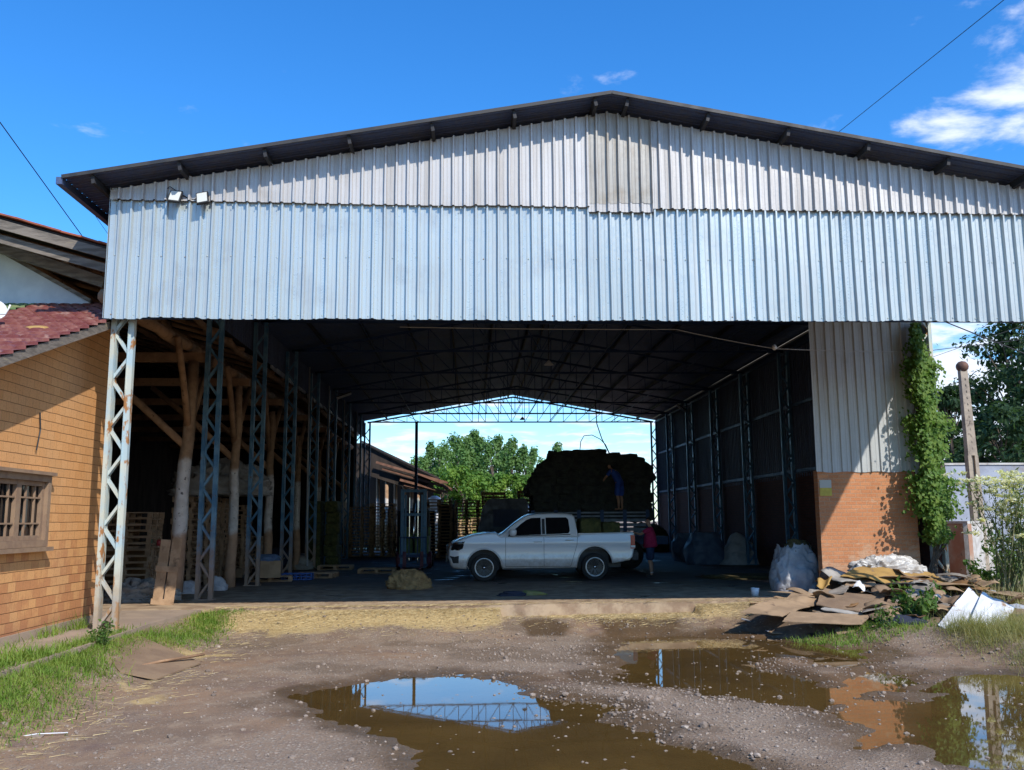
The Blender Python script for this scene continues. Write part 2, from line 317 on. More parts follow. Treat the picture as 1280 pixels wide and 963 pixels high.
# ------------------------------------------------------------------ mesh builder
class MB:
    def __init__(s): s.v = []; s.f = []; s.m = []; s.sm = []; s.mi = 0; s.s = False
    def add(s, vs, fs):
        o = len(s.v); s.v.extend([tuple(x) for x in vs])
        for f in fs: s.f.append(tuple(i+o for i in f)); s.m.append(s.mi); s.sm.append(s.s)
        return o
    def box(s, c, d, M=None):
        x, y, z = (q/2 for q in d); pts = [Vector((a*x, b*y, e*z)) for a in (-1, 1) for b in (-1, 1) for e in (-1, 1)]
        if M is not None: pts = [M @ p for p in pts]
        c = Vector(c); s.add([p+c for p in pts], [(0, 1, 3, 2), (4, 6, 7, 5), (0, 4, 5, 1), (2, 3, 7, 6), (0, 2, 6, 4), (1, 5, 7, 3)])
    def bar(s, a, b, wd, ht=None, up=(0, 0, 1)):
        a, b = Vector(a), Vector(b); ht = ht or wd; d = (b-a); l = d.length
        if l < 1e-6: return
        d /= l; up = Vector(up)
        if abs(d.dot(up)) > .98: up = Vector((0, 1, 0))
        x = d.cross(up).normalized(); z = x.cross(d)
        M = Matrix((x, d, z)).transposed(); s.box((a+b)/2, (wd, l, ht), M)
    def tube(s, pts, r, n=8, cap=True, jit=0., rnd=None):
        pts = [Vector(p) for p in pts]; k = len(pts); rs = r if hasattr(r, '__len__') else [r]*k
        vs = []; fs = []; prev = None
        for i, p in enumerate(pts):
            d = (pts[min(i+1, k-1)]-pts[max(i-1, 0)]).normalized()
            if prev is None:
                a = Vector((0, 0, 1)) if abs(d.z) < .9 else Vector((1, 0, 0)); x = d.cross(a).normalized()
            else: x = (prev-d*prev.dot(d)).normalized()
            prev = x; y = d.cross(x)
            for j in range(n):
                q = 2*PI*j/n; rr = rs[i]*(1+(rnd.uniform(-jit, jit) if rnd else 0))
                vs.append(p+x*math.cos(q)*rr+y*math.sin(q)*rr)
        for i in range(k-1):
            for j in range(n): fs.append((i*n+j, i*n+(j+1) % n, (i+1)*n+(j+1) % n, (i+1)*n+j))
        if cap: fs.append(tuple(range(n-1, -1, -1))); fs.append(tuple((k-1)*n+j for j in range(n)))
        o = s.s; s.s = n > 5; s.add(vs, fs); s.s = o
    def lathe(s, prof, c=(0, 0, 0), n=16, axis='z', M=None):
        c = Vector(c); vs = []; fs = []; k = len(prof)
        for (r, h) in prof:
            for j in range(n):
                q = 2*PI*j/n
                p = Vector((r*math.cos(q), r*math.sin(q), h)) if axis == 'z' else Vector((r*math.cos(q), h, r*math.sin(q)))
                if M is not None: p = M @ p
                vs.append(p+c)
        for i in range(k-1):
            for j in range(n): fs.append((i*n+j, i*n+(j+1) % n, (i+1)*n+(j+1) % n, (i+1)*n+j))
        o = s.s; s.s = True; s.add(vs, fs); s.s = o
    def prism(s, poly, a, b, axis=1):
        """2D polygon extruded between a and b along axis"""
        def mk(u, v, t): return (t, u, v) if axis == 0 else (u, t, v) if axis == 1 else (u, v, t)
        n = len(poly); vs = [mk(u, v, a) for u, v in poly]+[mk(u, v, b) for u, v in poly]
        fs = [tuple(range(n)), tuple(range(2*n-1, n-1, -1))]+[(i, i+n, (i+1) % n+n, (i+1) % n) for i in range(n)]
        s.add(vs, fs)
    def build(s, name, mats, parent=None, loc=None):
        me = bpy.data.meshes.new(name); me.from_pydata(s.v, [], s.f)
        mats = mats if isinstance(mats, (list, tuple)) else [mats]
        for m in mats: me.materials.append(m)
        me.polygons.foreach_set('material_index', s.m); me.polygons.foreach_set('use_smooth', s.sm)
        me.validate(); me.update()
        bm = bmesh.new(); bm.from_mesh(me); bmesh.ops.recalc_face_normals(bm, faces=bm.faces) if len(bm.faces) < 60000 and not getattr(s, 'raw', 0) else None; bm.to_mesh(me); bm.free()
        o = bpy.data.objects.new(name, me); COL.objects.link(o)
        if loc is not None: o.location = loc
        if parent is not None: o.parent = parent
        return o
def tag(o, label=None, cat=None, group=None, kind=None):
    if label: o['label'] = label
    if cat: o['category'] = cat
    if group: o['group'] = group
    if kind: o['kind'] = kind
    return o
def thing(name, label, cat, loc=(0, 0, 0), rz=0., group=None):
    o = bpy.data.objects.new(name, None); o.empty_display_size = .2; COL.objects.link(o); o.location = loc; o.rotation_euler = (0, 0, rz)
    return tag(o, label, cat, group)
def dup(o, loc=None, rz=None, label=None, parent=None):
    c = o.copy(); COL.objects.link(c)
    if parent is not None: c.parent = parent
    if loc is not None: c.location = loc
    if rz is not None: c.rotation_euler = (0, 0, rz) if not hasattr(rz, '__len__') else rz
    if label: c['label'] = label
    for ch in list(o.children): dup(ch, parent=c)
    return c

# value noise for terrain
def vnoise(x, y, seed=0):
    xi = np.floor(x).astype(np.int64); yi = np.floor(y).astype(np.int64); fx = x-xi; fy = y-yi
    fx = fx*fx*(3-2*fx); fy = fy*fy*(3-2*fy)
    def h(a, b):
        n = (a*374761393+b*668265263+seed*974711) & 0xffffffff; n = ((n ^ (n >> 13))*1274126177) & 0xffffffff
        return ((n ^ (n >> 16)) & 0xffff)/65535.
    return (h(xi, yi)*(1-fx)+h(xi+1, yi)*fx)*(1-fy)+(h(xi, yi+1)*(1-fx)+h(xi+1, yi+1)*fx)*fy
def fbm(x, y, o=4, seed=0):
    s = 0; a = .5
    for i in range(o): s = s+a*vnoise(x, y, seed+i*17); x = x*2.03; y = y*2.03; a *= .5
    return s/(1-.5**o)
def sdpoly(x, y, poly):
    """signed distance, negative inside"""
    d = np.full(x.shape, 1e9); ins = np.zeros(x.shape, bool); n = len(poly)
    for i in range(n):
        ax, ay = poly[i]; bx, by = poly[(i+1) % n]; ex, ey = bx-ax, by-ay
        t = np.clip(((x-ax)*ex+(y-ay)*ey)/(ex*ex+ey*ey+1e-12), 0, 1)
        d = np.minimum(d, (x-ax-ex*t)**2+(y-ay-ey*t)**2)
        c = ((ay > y) != (by > y)) & (x < (bx-ax)*(y-ay)/((by-ay) if by != ay else 1e-12)+ax)
        ins ^= c
    d = np.sqrt(d); return np.where(ins, -d, d)
def sstep(a, b, x): t = np.clip((x-a)/(b-a), 0, 1); return t*t*(3-2*t)
# ------------------------------------------------------------------ ground, floor, water
WATER_Z = -.47; HIGH_Z = -.33                  # level of the yard puddles; of the damp patches by the slab
PUD = [[tuple(P(x, y, Z=WATER_Z if k < 3 else HIGH_Z)[:2]) for x, y in q] for k, q in enumerate((
 [(372, 874), (398, 863), (447, 855), (500, 849), (560, 845), (615, 849), (642, 857), (655, 868), (700, 877), (768, 884), (740, 893), (800, 915), (860, 938), (960, 968), (960, 1010), (640, 1010), (560, 963), (515, 930), (455, 908), (405, 893)],
 [(780, 803), (800, 798), (850, 795), (930, 798), (1000, 803), (1042, 811), (1088, 812), (1080, 829), (1042, 832), (1000, 824), (935, 822), (955, 836), (1042, 858), (1100, 840), (1142, 844), (1146, 858), (1100, 866), (1048, 869), (1036, 893), (980, 884), (900, 869), (860, 861), (778, 855)],
 [(1036, 889), (1100, 877), (1150, 879), (1178, 868), (1150, 861), (1180, 846), (1240, 844), (1340, 850), (1340, 955), (1240, 966), (1180, 947), (1150, 931), (1080, 937), (1088, 912), (1050, 898)],
 [(752, 772), (800, 769), (838, 773), (842, 784), (806, 795), (765, 789)],
 [(655, 783), (680, 781), (702, 784), (700, 789), (668, 789)]))]
def slab_edge(x): return 18.35+.09*x*(x > 0)+.02*x*(x <= 0)
def height(X, Y):
    se = 18.35+.09*np.maximum(X, 0)+.02*np.minimum(X, 0)
    z = -.435+.22*sstep(-2.1, -.2, Y-se)+(fbm(X*.55, Y*.55, 3, 5)-.5)*.05+(fbm(X*2.3, Y*2.3, 4, 9)-.5)*.030
    d = np.full(X.shape, 1e9)
    for q in PUD[:3]: d = np.minimum(d, sdpoly(X, Y, q))
    d = d+(fbm(X*2.2, Y*2.2, 5, 31)-.5)*.62+(fbm(X*7., Y*7., 3, 37)-.5)*.16
    lev = WATER_Z
    dep = 1-sstep(-.30, .40, d)
    z = z*(1-dep)+(lev-.03+(fbm(X*3.1, Y*3.1, 3, 77)-.5)*.05)*dep
    rim = sstep(.1, .5, d); z = np.maximum(z, lev+.004)*rim+z*(1-rim)
    # gravel bar between the puddles stands a little proud
    z = z+.022*np.exp(-((X-1.6)**2/2.2+(Y-9.6)**2/2.6))*rim
    near = sstep(-.9, -.1, Y-se)*(X < 12)
    ramp = np.where((X > .6) & (X < 4.6), -.225, -.06)
    z = z*(1-near)+ramp*near
    lf = sstep(-4.2, -5.45, X)*(Y < 19); z = z*(1-lf)+(-.075+(fbm(X*3, Y*3, 3, 3)-.5)*.05)*lf
    far = sstep(24, 40, np.hypot(X, Y-12)); z = z*(1-far)-.2*far
    inside = (Y > se+.25) & (X > -16) & (X < 10.4) & (Y < 55); z = np.where(inside, -.6, z)
    walk = (X < -5.55) & (X > -16) & (Y > 8) & (Y < 20); z = np.where(walk, -.6, z)
    xb = np.interp(Y, [5, 12, 14.5, 16, 18, 30], [8.6, 7.9, 7.2, 5.9, 5.0, 5.0]); rr = (.55*sstep(0, 1.1, X-xb)+.45*sstep(.6, 4.5, X-xb))*(1-sstep(30, 40, Y)); z = z*(1-rr)+(-.02+(fbm(X*1.6, Y*1.6, 4, 41)-.5)*.16)*rr
    return z, d
def axis(a, b, st, lo, hi):
    m = list(np.arange(a, b+1e-6, st)); u = []; s = st; x = a
    while x > lo: s *= 1.35; x -= s; u.append(x)
    v = []; s = st; x = b
    while x < hi: s *= 1.35; x += s; v.append(x)
    return np.array(u[::-1]+m+v)
gx = axis(-9, 13, .055, -500, 600); gy = axis(4.2, 20.2, .055, -150, 900)
XX, YY = np.meshgrid(gx, gy); ZZ, DD = height(XX, YY)
nx, ny = len(gx), len(gy)
me = bpy.data.meshes.new('ground')
vs = np.stack([XX.ravel(), YY.ravel(), ZZ.ravel()], 1)
idx = np.arange(nx*ny).reshape(ny, nx)
fs = np.stack([idx[:-1, :-1], idx[:-1, 1:], idx[1:, 1:], idx[1:, :-1]], -1).reshape(-1, 4)
me.vertices.add(len(vs)); me.vertices.foreach_set('co', vs.ravel()); me.loops.add(fs.size); me.loops.foreach_set('vertex_index', fs.ravel().astype(np.int32))
me.polygons.add(len(fs)); me.polygons.foreach_set('loop_start', np.arange(0, fs.size, 4, dtype=np.int32)); me.polygons.foreach_set('loop_total', np.full(len(fs), 4, np.int32))
me.polygons.foreach_set('use_smooth', np.ones(len(fs), bool)); me.update(); me.validate()
# material masks: straw litter, loose gravel, wet mud
se = 18.35+.09*np.maximum(XX, 0)+.02*np.minimum(XX, 0)
n1 = fbm(XX*1.4, YY*1.4, 4, 11); n2 = fbm(XX*.8, YY*.8, 4, 23)
straw = sstep(-1.5, -.4, YY-se+(n1-.5)*1.4)*sstep(7.5, 4, XX)*(1-.78*sstep(.2, .9, XX)*sstep(1.9, 1.0, XX))*np.where(XX > .6, sstep(-1.15, -.4, YY-se+(n1-.5)*.8)*.85, 1)
straw = np.maximum(straw, .85*sstep(1.0, .1, np.abs(XX+4.35+(n2-.5)*.9))*sstep(.42, .6, n1)*(YY < 18))
gra = sstep(.35, .62, n2+.30*np.exp(-((XX-2.0)**2/3.4+(YY-11.)**2/4.4))+.22*np.exp(-((XX-.9)**2/1.8+(YY-15.2)**2/2.4))-.02)
damp = np.minimum(sdpoly(XX, YY, PUD[3]), sdpoly(XX, YY, PUD[4])); wet = np.maximum(1-sstep(.0, .95, DD+(n1-.5)*.6), 1.3*(1-sstep(-.1, .3, damp+(n1-.5)*.3))); wet = np.maximum(wet, .45*sstep(.56, .68, n2)*sstep(9, 12, YY))
at = me.color_attributes.new('mask', 'FLOAT_COLOR', 'POINT')
at.data.foreach_set('color', np.stack([straw.ravel(), gra.ravel(), wet.ravel(), np.ones(nx*ny)], 1).ravel().astype(np.float32))
m, nt, b = newmat('yard_dirt'); B = NB(nt); p = B.pos()
ac = B.n('ShaderNodeAttribute', attribute_name='mask'); sp = B.n('ShaderNodeSeparateColor'); B.L.new(ac.outputs['Color'], sp.inputs[0])
base = B.mix(B.ramp(B.noise(p, .7, 7, .62), .36, .64), (.285, .18, .108), (.195, .132, .087))
base = B.mix(B.ramp(B.noise(p, 3.1, 6, .62), .48, .68, 0, .8), base, (.325, .235, .155))
base = B.mix(B.ramp(B.noise(p, 1.7, 5, .6), .54, .68, 0, .7), base, (.15, .092, .072))
base = B.mix(B.ramp(B.noise(p, 46, 4, .6), .52, .72, 0, .6), base, (.085, .062, .05))
vor = B.voro(p, 27, 'Distance'); vc = B.voro(p, 27, 'Color')
sepc = B.n('ShaderNodeSeparateColor'); B.L.new(vc, sepc.inputs[0])
peb = B.mix(sepc.outputs[0], (.20, .145, .10), (.43, .345, .26))
gm = B.math('MULTIPLY', B.ramp(vor, .50, .34), B.math('GREATER_THAN', B.math('ADD', sepc.outputs[1], B.math('MULTIPLY', sp.outputs[1], .75)), .93))
base = B.mix(B.math('MULTIPLY', sp.outputs[1], .55), base, (.28, .205, .14))
base = B.mix(gm, base, peb)
vo2 = B.voro(p, 75, 'Distance'); vc2 = B.voro(p, 75, 'Color'); s2 = B.n('ShaderNodeSeparateColor'); B.L.new(vc2, s2.inputs[0])
gm2 = B.math('MULTIPLY', B.ramp(vo2, .5, .3), B.math('GREATER_THAN', B.math('ADD', s2.outputs[1], B.math('MULTIPLY', sp.outputs[1], .4)), .82))
base = B.mix(B.math('MULTIPLY', gm2, .8), base, B.mix(s2.outputs[0], (.13, .10, .078), (.42, .34, .275)))
base = B.mix(B.math('MULTIPLY', B.ramp(sp.outputs[2], 0., 1.), .80), base, B.mix(B.ramp(B.noise(p, 1.3, 5), .35, .65), (.105, .060, .026), (.075, .044, .020)))
sn = B.noise(B.scale(p, (1.5, 6, 1)), 9, 5, .7, 1.5)
base = B.mix(B.ramp(B.math('ADD', B.math('MULTIPLY', sp.outputs[0], .75), B.math('MULTIPLY', sn, .5)), 0.42, .85, 0, .85), base, B.mix(B.ramp(sn, .35, .65), (.36, .245, .10), (.60, .455, .215)))
B.set(b.inputs['Base Color'], base)
B.set(b.inputs['Roughness'], B.ramp(sp.outputs[2], .2, 1.0, .95, .30)); b.inputs['Specular IOR Level'].default_value = .35
h = B.math('ADD', B.math('ADD', B.math('MULTIPLY', gm, .5), B.math('MULTIPLY', gm2, .25)), B.math('MULTIPLY', B.noise(p, 22, 6, .65), .9))
B.L.new(B.bump(h, .65, .025), b.inputs['Normal'])
me.materials.append(m)
ground = bpy.data.objects.new('ground', me); COL.objects.link(ground); tag(ground, kind='structure')
from mathutils.bvhtree import BVHTree
def gz(x, y):
    i = min(max(int(np.searchsorted(gx, x)), 1), nx-1); j = min(max(int(np.searchsorted(gy, y)), 1), ny-1)
    return float(ZZ[j, i])
# water lies level in the hollows
m, nt, b = newmat('muddy_water'); B = NB(nt); p = B.pos()
O_ = nt.nodes['Material Output']; nt.nodes.remove(b)
tr = B.n('ShaderNodeBsdfTransparent'); tr.inputs[0].default_value = (.84, .68, .42, 1)
mud = B.n('ShaderNodeBsdfDiffuse'); B.set(mud.inputs[0], B.mix(B.ramp(B.noise(p, .9, 4), .35, .65), (.25, .145, .042), (.18, .105, .032)))
gl = B.n('ShaderNodeBsdfGlossy'); gl.inputs['Roughness'].default_value = .02; gl.inputs[0].default_value = (1, 1, 1, 1)
bp = B.bump(B.noise(p, 2.6, 3), .012, .02); B.L.new(bp, gl.inputs['Normal'])
fr = B.n('ShaderNodeFresnel'); fr.inputs['IOR'].default_value = 1.55; B.L.new(bp, fr.inputs['Normal'])
m1 = B.n('ShaderNodeMixShader'); m1.inputs[0].default_value = .46; B.L.new(tr.outputs[0], m1.inputs[1]); B.L.new(mud.outputs[0], m1.inputs[2])
m2 = B.n('ShaderNodeMixShader'); B.L.new(fr.outputs[0], m2.inputs[0]); B.L.new(m1.outputs[0], m2.inputs[1]); B.L.new(gl.outputs[0], m2.inputs[2]); B.L.new(m2.outputs[0], O_.inputs['Surface'])
mb = MB()
mb.add([(-3.2, 4.4, WATER_Z), (8.6, 4.4, WATER_Z), (8.6, 17.3, WATER_Z), (-3.2, 17.3, WATER_Z)], [(0, 1, 2, 3)])
tag(mb.build('puddle_water', m), kind='structure')
# shed floor slab: front edge runs slightly askew
mb = MB(); fl = [(-15.8, slab_edge(-15.8)), (.72, slab_edge(.7)), (10.9, slab_edge(10.9)+.1), (10.9, 53), (-15.8, 53)]
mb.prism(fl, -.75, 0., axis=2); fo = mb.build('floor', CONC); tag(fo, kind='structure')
mb = MB(); mb.prism([(-15.8, 8), (-5.42, 8), (-5.34, 12.4), (-5.40, 15.8), (-5.24, slab_edge(-5.3)-.006), (-15.8, slab_edge(-15.8)-.006)], -.75, -.012, axis=2)
tag(mb.build('pavement', CONC_WALK), kind='structure')

# ---- loose gravel
rnd = random.Random(3)
mb = MB()
ico = bmesh.new(); bmesh.ops.create_icosphere(ico, subdivisions=1, radius=1); IV = [v.co.copy() for v in ico.verts]; IF = [tuple(v.index for v in f.verts) for f in ico.faces]; ico.free()
def clear_of(x, y):
    return not (x < -5.3 or y > slab_edge(x)-.05)
k = 0
fe = lambda x, y: .30*math.exp(-((x-1.7)**2/3.0+(y-9.4)**2/4.))
for _ in range(60000):
    x = rnd.uniform(-5.2, 8.5); y = 6.6+(rnd.random()**1.4)*11.7
    if not clear_of(x, y): continue
    g = .14+1.0*math.exp(-((x-2.3)**2/2.8+(y-10.9)**2/3.))+.55*math.exp(-((x-.9)**2/1.8+(y-15.2)**2/2.6))+.35*math.exp(-((x-4.6)**2/3+(y-13.4)**2/2))
    if rnd.random() > g: continue
    z = gz(x, y)
    if z < WATER_Z-.004:
        if rnd.random() > .22 or z < WATER_Z-.034: continue
        z = max(z, WATER_Z-.007)
    s = .006+.017*rnd.random()**2.6+(rnd.uniform(.012, .034) if rnd.random() < .03 else 0)
    M = Euler((rnd.uniform(0, 6), rnd.uniform(0, 6), rnd.uniform(0, 6))).to_matrix()
    sx, sy, sz = s*rnd.uniform(.8, 1.3), s*rnd.uniform(.7, 1.1), s*rnd.uniform(.5, .8)
    E = Euler((0, 0, rnd.uniform(0, 6))).to_matrix()
    mb.add([E @ Vector((v.x*sx*rnd.uniform(.8, 1.2), v.y*sy, v.z*sz))+Vector((x, y, z+sz*.3)) for v in IV], IF); k += 1
    if k > 11500: break
mb.raw = 1; tag(mb.build('gravel', STONE), 'loose pale gravel strewn over the dirt yard', 'gravel', kind='stuff')

# ---- straw along the slab edge
mb = MB(); mb.raw = 1; rnd = random.Random(5)
def blade(mb, x, y, z, l, wd, ang, lean, bend, seg=2):
    dx, dy = math.cos(ang), math.sin(ang); px, py = -dy*wd/2, dx*wd/2; vs = []
    for i in range(seg+1):
        t = i/seg; a = lean+bend*t; r = l*t*math.sin(a); hh = l*t*math.cos(a); q = 1-t*.9
        vs += [(x+dx*r-px*q, y+dy*r-py*q, z+hh), (x+dx*r+px*q, y+dy*r+py*q, z+hh)]
    mb.add(vs, [(2*i, 2*i+1, 2*i+3, 2*i+2) for i in range(seg)])
for _ in range(15000):
    x = rnd.uniform(-5., 7.6); y = slab_edge(x)-abs(rnd.gauss(0, .6))+.12
    if x > .6: 
        y = slab_edge(x)-.12-abs(rnd.gauss(0, .5))+.12
        if rnd.random() < (.85 if x < 2 else .25): continue
    l = rnd.uniform(.03, .2); a = rnd.uniform(0, 2*PI); z = gz(x, y) if y < slab_edge(x)-.02 else .004
    if y > slab_edge(x)-.02: z = .004
    dx, dy = math.cos(a)*l/2, math.sin(a)*l/2; wd = .0045; up = rnd.uniform(0, .035)
    mb.add([(x-dx, y-dy, z+.004), (x+dx, y+dy, z+up+.004), (x+dx-dy*.03, y+dy+dx*.03, z+up+.004), (x-dx-dy*.03, y-dy+dx*.03, z+.010)], [(0, 1, 2, 3)])
for _ in range(1100):
    x = -4.45+rnd.gauss(0, .45); y = rnd.uniform(8, 18)
    l = rnd.uniform(.05, .22); a = rnd.uniform(0, 2*PI); z = gz(x, y); dx, dy = math.cos(a)*l/2, math.sin(a)*l/2
    mb.add([(x-dx, y-dy, z+.004), (x+dx, y+dy, z+.02), (x+dx-dy*.04, y+dy+dx*.04, z+.02), (x-dx-dy*.03, y-dy+dx*.03, z+.010)], [(0, 1, 2, 3)])
for _ in range(1500):
    x = rnd.uniform(-5., 7.2); y = slab_edge(x)+abs(rnd.gauss(0, .42))+.02; l = rnd.uniform(.03, .16); a = rnd.uniform(0, 2*PI); dx, dy = math.cos(a)*l/2, math.sin(a)*l/2
    mb.add([(x-dx, y-dy, .004), (x+dx, y+dy, .012), (x+dx-dy*.05, y+dy+dx*.05, .012), (x-dx-dy*.05, y-dy+dx*.05, .006)], [(0, 1, 2, 3)])
tag(mb.build('straw', STRAW), 'yellow straw scattered in front of the shed floor edge', 'straw', kind='stuff')

# ---- grass
mb = MB(); mb.raw = 1; rnd = random.Random(9)
def grass_spot(cx, cy, sx, sy, n, h0, h1, mbx, rot=0., wd=.011):
    for _ in range(n):
        u, v = rnd.gauss(0, 1), rnd.gauss(0, 1)
        x = cx+u*sx*math.cos(rot)-v*sy*math.sin(rot); y = cy+u*sx*math.sin(rot)+v*sy*math.cos(rot)
        z = gz(x, y) if x > -5.4 else -.014
        if z < WATER_Z+.004: continue
        blade(mbx, x, y, z-.01, rnd.uniform(h0, h1), rnd.uniform(.6, 1.7)*wd, rnd.uniform(0, 2*PI), rnd.uniform(0, .5), rnd.uniform(.1, 1.1), 2)
for i in range(40):
    t = i/39; x = -5.15+.25*math.sin(t*9)+.15*t; y = 8.3+t*9.6
    grass_spot(x, y, .27-.10*t, .34, 430, .05, .165-.04*t, mb)
for _ in range(26): grass_spot(rnd.uniform(-5.9, -4.8), rnd.uniform(9, 12.5), .16, .2, 90, .1, .3, mb)
grass_spot(-4.95, 17.4, .16, .4, 420, .07, .2, mb); grass_spot(-4.65, 18.1, .2, .12, 300, .05, .13, mb)
grass_spot(-6.35, 12.6, .1, .5, 160, .06, .2, mb); grass_spot(-6.35, 14.3, .06, .3, 120, .1, .32, mb); grass_spot(-6.3, 15.2, .05, .14, 110, .1, .36, mb)
for _ in range(26): grass_spot(rnd.uniform(5.6, 7.9), rnd.uniform(15.3, 16.1), .22, .12, 80, .05, .16, mb)
tag(mb.build('grass', GRASS), 'short green grass along the pavement edge and debris heap', 'grass', kind='stuff')
mb = MB(); mb.raw = 1
for _ in range(110): grass_spot(rnd.uniform(8.1, 11.5), rnd.uniform(10.8, 15.4), .22, .22, 190, .12, .48, mb, wd=.006)
for _ in range(30): grass_spot(rnd.uniform(7.7, 8.5), rnd.uniform(11.5, 14.6), .2, .2, 60, .04, .2, mb, wd=.006)
for _ in range(40): grass_spot(rnd.uniform(10, 15), rnd.uniform(14, 21), .3, .3, 110, .15, .6, mb, wd=.008)
tag(mb.build('dry_grass', DRYGRASS), 'tall dry yellowish grass at the right edge of the yard', 'grass', kind='stuff')
# broad-leaved weeds
def leafquad(mb, c, s, rnd, flat=.5, asp=.6, n=None):
    a = rnd.uniform(0, 2*PI)
    if n is None:
        n = Vector((rnd.gauss(0, 1), rnd.gauss(0, 1), rnd.gauss(0, 1)+flat))
    n = n.normalized(); t = n.cross(Vector((math.cos(a), math.sin(a), .3))).normalized(); u = n.cross(t)
    c = Vector(c); mb.add([c-t*s*.5, c+u*s*asp*.5+n*s*.08, c+t*s*.55, c-u*s*asp*.5+n*s*.08], [(0, 1, 2, 3)])
def weed(cx, cy, r, h, n, name, label, m=WEED, seed=0, s0=.04, s1=.11, z0=None):
    rd = random.Random(seed); mb = MB(); mb.raw = 1; z = gz(cx, cy)-.02 if z0 is None else z0; sb = MB()
    for i in range(max(5, n//45)):
        a = rd.uniform(0, 2*PI); q = r*rd.random()**.6; tip = Vector((cx+q*math.cos(a), cy+q*math.sin(a), z+h*rd.uniform(.45, 1.)))
        base = Vector((cx+q*.35*math.cos(a), cy+q*.35*math.sin(a), z)); sb.tube([base, (base*.5+tip*.5)+Vector((0, 0, .1*h)), tip], [.007, .005, .002], 5)
        for j in range(45):
            t = rd.uniform(.15, 1.); pnt = base.lerp(tip, t)+Vector((rd.gauss(0, .06), rd.gauss(0, .06), rd.gauss(0, .05)+.06*h))
            leafquad(mb, pnt, rd.uniform(s0, s1), rd, .8)
    t = thing(name, label, 'weed', (cx, cy, z))
    o1 = mb.build('leaves', m); o2 = sb.build('stem', STEM)
    for o in (o1, o2): o.data.transform(Matrix.Translation((-cx, -cy, -z))); o.parent = t
    return t
weed(-5.35, 13.6, .26, .36, 300, 'leafy_weed', 'small leafy green weed in the grass before the rusty lattice column', seed=4, s0=.03, s1=.07)
# ------------------------------------------------------------------ the big shed
RX, RZ, SL = 2.37, 8.78, .178            # ridge position, height, roof slope
def roofz(x): return RZ-SL*abs(x-RX)
XL, XR = -5.8, 10.35                      # column lines
YF = 14.75                                # front cladding plane
COLY = [15.0, 20.3, 24.65, 28.99, 33.33, 37.67, 42.01, 46.35, 50.45]
shed = thing('warehouse_shed', 'large open shed with pale corrugated metal gable and dark interior', 'shed', (RX, 33, 0))
def part(mb, name, mats, parent=shed):
    o = mb.build(name, mats)
    base = Vector((0, 0, 0)); q = parent
    while q is not None: base += q.location; q = q.parent
    o.data.transform(Matrix.Translation(-base)); o.parent = parent
    return o
def subpart(mb, name, mats, parent):
    """part of a part: parent object sits at its own parent's origin"""
    return part(mb, name, mats, parent)

# trapezoid cladding: profile points along u, depth towards the viewer
def ribs(u0, u1, pitch=.192, h=.055, jit=0., rd=None):
    pts = []; u = u0
    while u < u1:
        j = rd.uniform(-jit, jit) if rd else 0
        for du, d in ((0, 0), (.046, 0), (.052, .005), (.060, .005), (.066, 0), (.126, 0), (.143, h), (.170, h), (.186, 0)):
            if u+du+j <= u1: pts.append((u+du+j, d))
        u += pitch
    pts.append((u1, 0)); return pts
def cladding_y(mb, x0, x1, zlo, zhi, y, rd=None, pitch=.192, jit=0., wav=0., h=.055, nrm=-1):
    pr = ribs(x0, x1, pitch, h, jit, rd); vs = []; fs = []; nz = 6
    for (u, d) in pr:
        a, b = zlo(u), zhi(u)
        for k in range(nz+1):
            t = k/nz; vs.append((u+wav*math.sin(t*9+u*3)*.4, y+nrm*(d+wav*math.sin(u*2.1+t*5)), a+(b-a)*t))
    for i in range(len(pr)-1):
        for k in range(nz):
            q = i*(nz+1)+k; fs.append((q, q+nz+1, q+nz+2, q+1))
    mb.add(vs, fs)
rd = random.Random(11)
stepz = {}
def sheet_edge(x, base, amp):
    k = math.floor(x/.96); 
    if k not in stepz: stepz[k] = rd.uniform(-1, 1)
    return base+stepz[k]*amp
XF0, XF1 = -6.03, 10.8
mb = MB(); cladding_y(mb, XF0, XF1, lambda x: sheet_edge(x+40, 5.0, .014)+(0.004*math.sin(x*7)), lambda x: 6.99-.008*(x-2)*.5, YF, rd, jit=.004, wav=.004)
part(mb, 'lower_cladding', GALV)
mb = MB()
def upz(x): return sheet_edge(x, 6.96-.006*(x-2), .010)
cladding_y(mb, XF0, 2.02, upz, lambda x: roofz(x)-.10, YF-.060, rd, jit=.003, wav=.003)
cladding_y(mb, 3.10, XF1, upz, lambda x: roofz(x)-.10, YF-.060, rd, jit=.003, wav=.003)
part(mb, 'upper_cladding', GALV_OLD)
mb = MB(); cladding_y(mb, 2.0, 3.12, lambda x: 6.88, lambda x: 7.06, YF-.064, rd); part(mb, 'cladding_patch', GALV_OLD)
mb = MB(); cladding_y(mb, 2.0, 3.12, lambda x: 7.03+.01*math.sin(x*5), lambda x: roofz(x)-.10, YF-.074, rd, wav=.006); wp_ = part(mb, 'weathered_cladding', GALV_RUST)
mb = MB(); rd3 = random.Random(5); x = XF0+.10
while x < XF1-.1:
    for z, yo in ((5.06, .004), (6.06, .004), (6.93, .066)):
        mb.lathe([(.001, -.006), (.011, -.004), (.012, 0)], (x+rd3.uniform(-.012, .012), YF-yo, z+rd3.uniform(-.012, .012)), 6, axis='y')
    x += .384
part(mb, 'screws', STEEL_RUST)
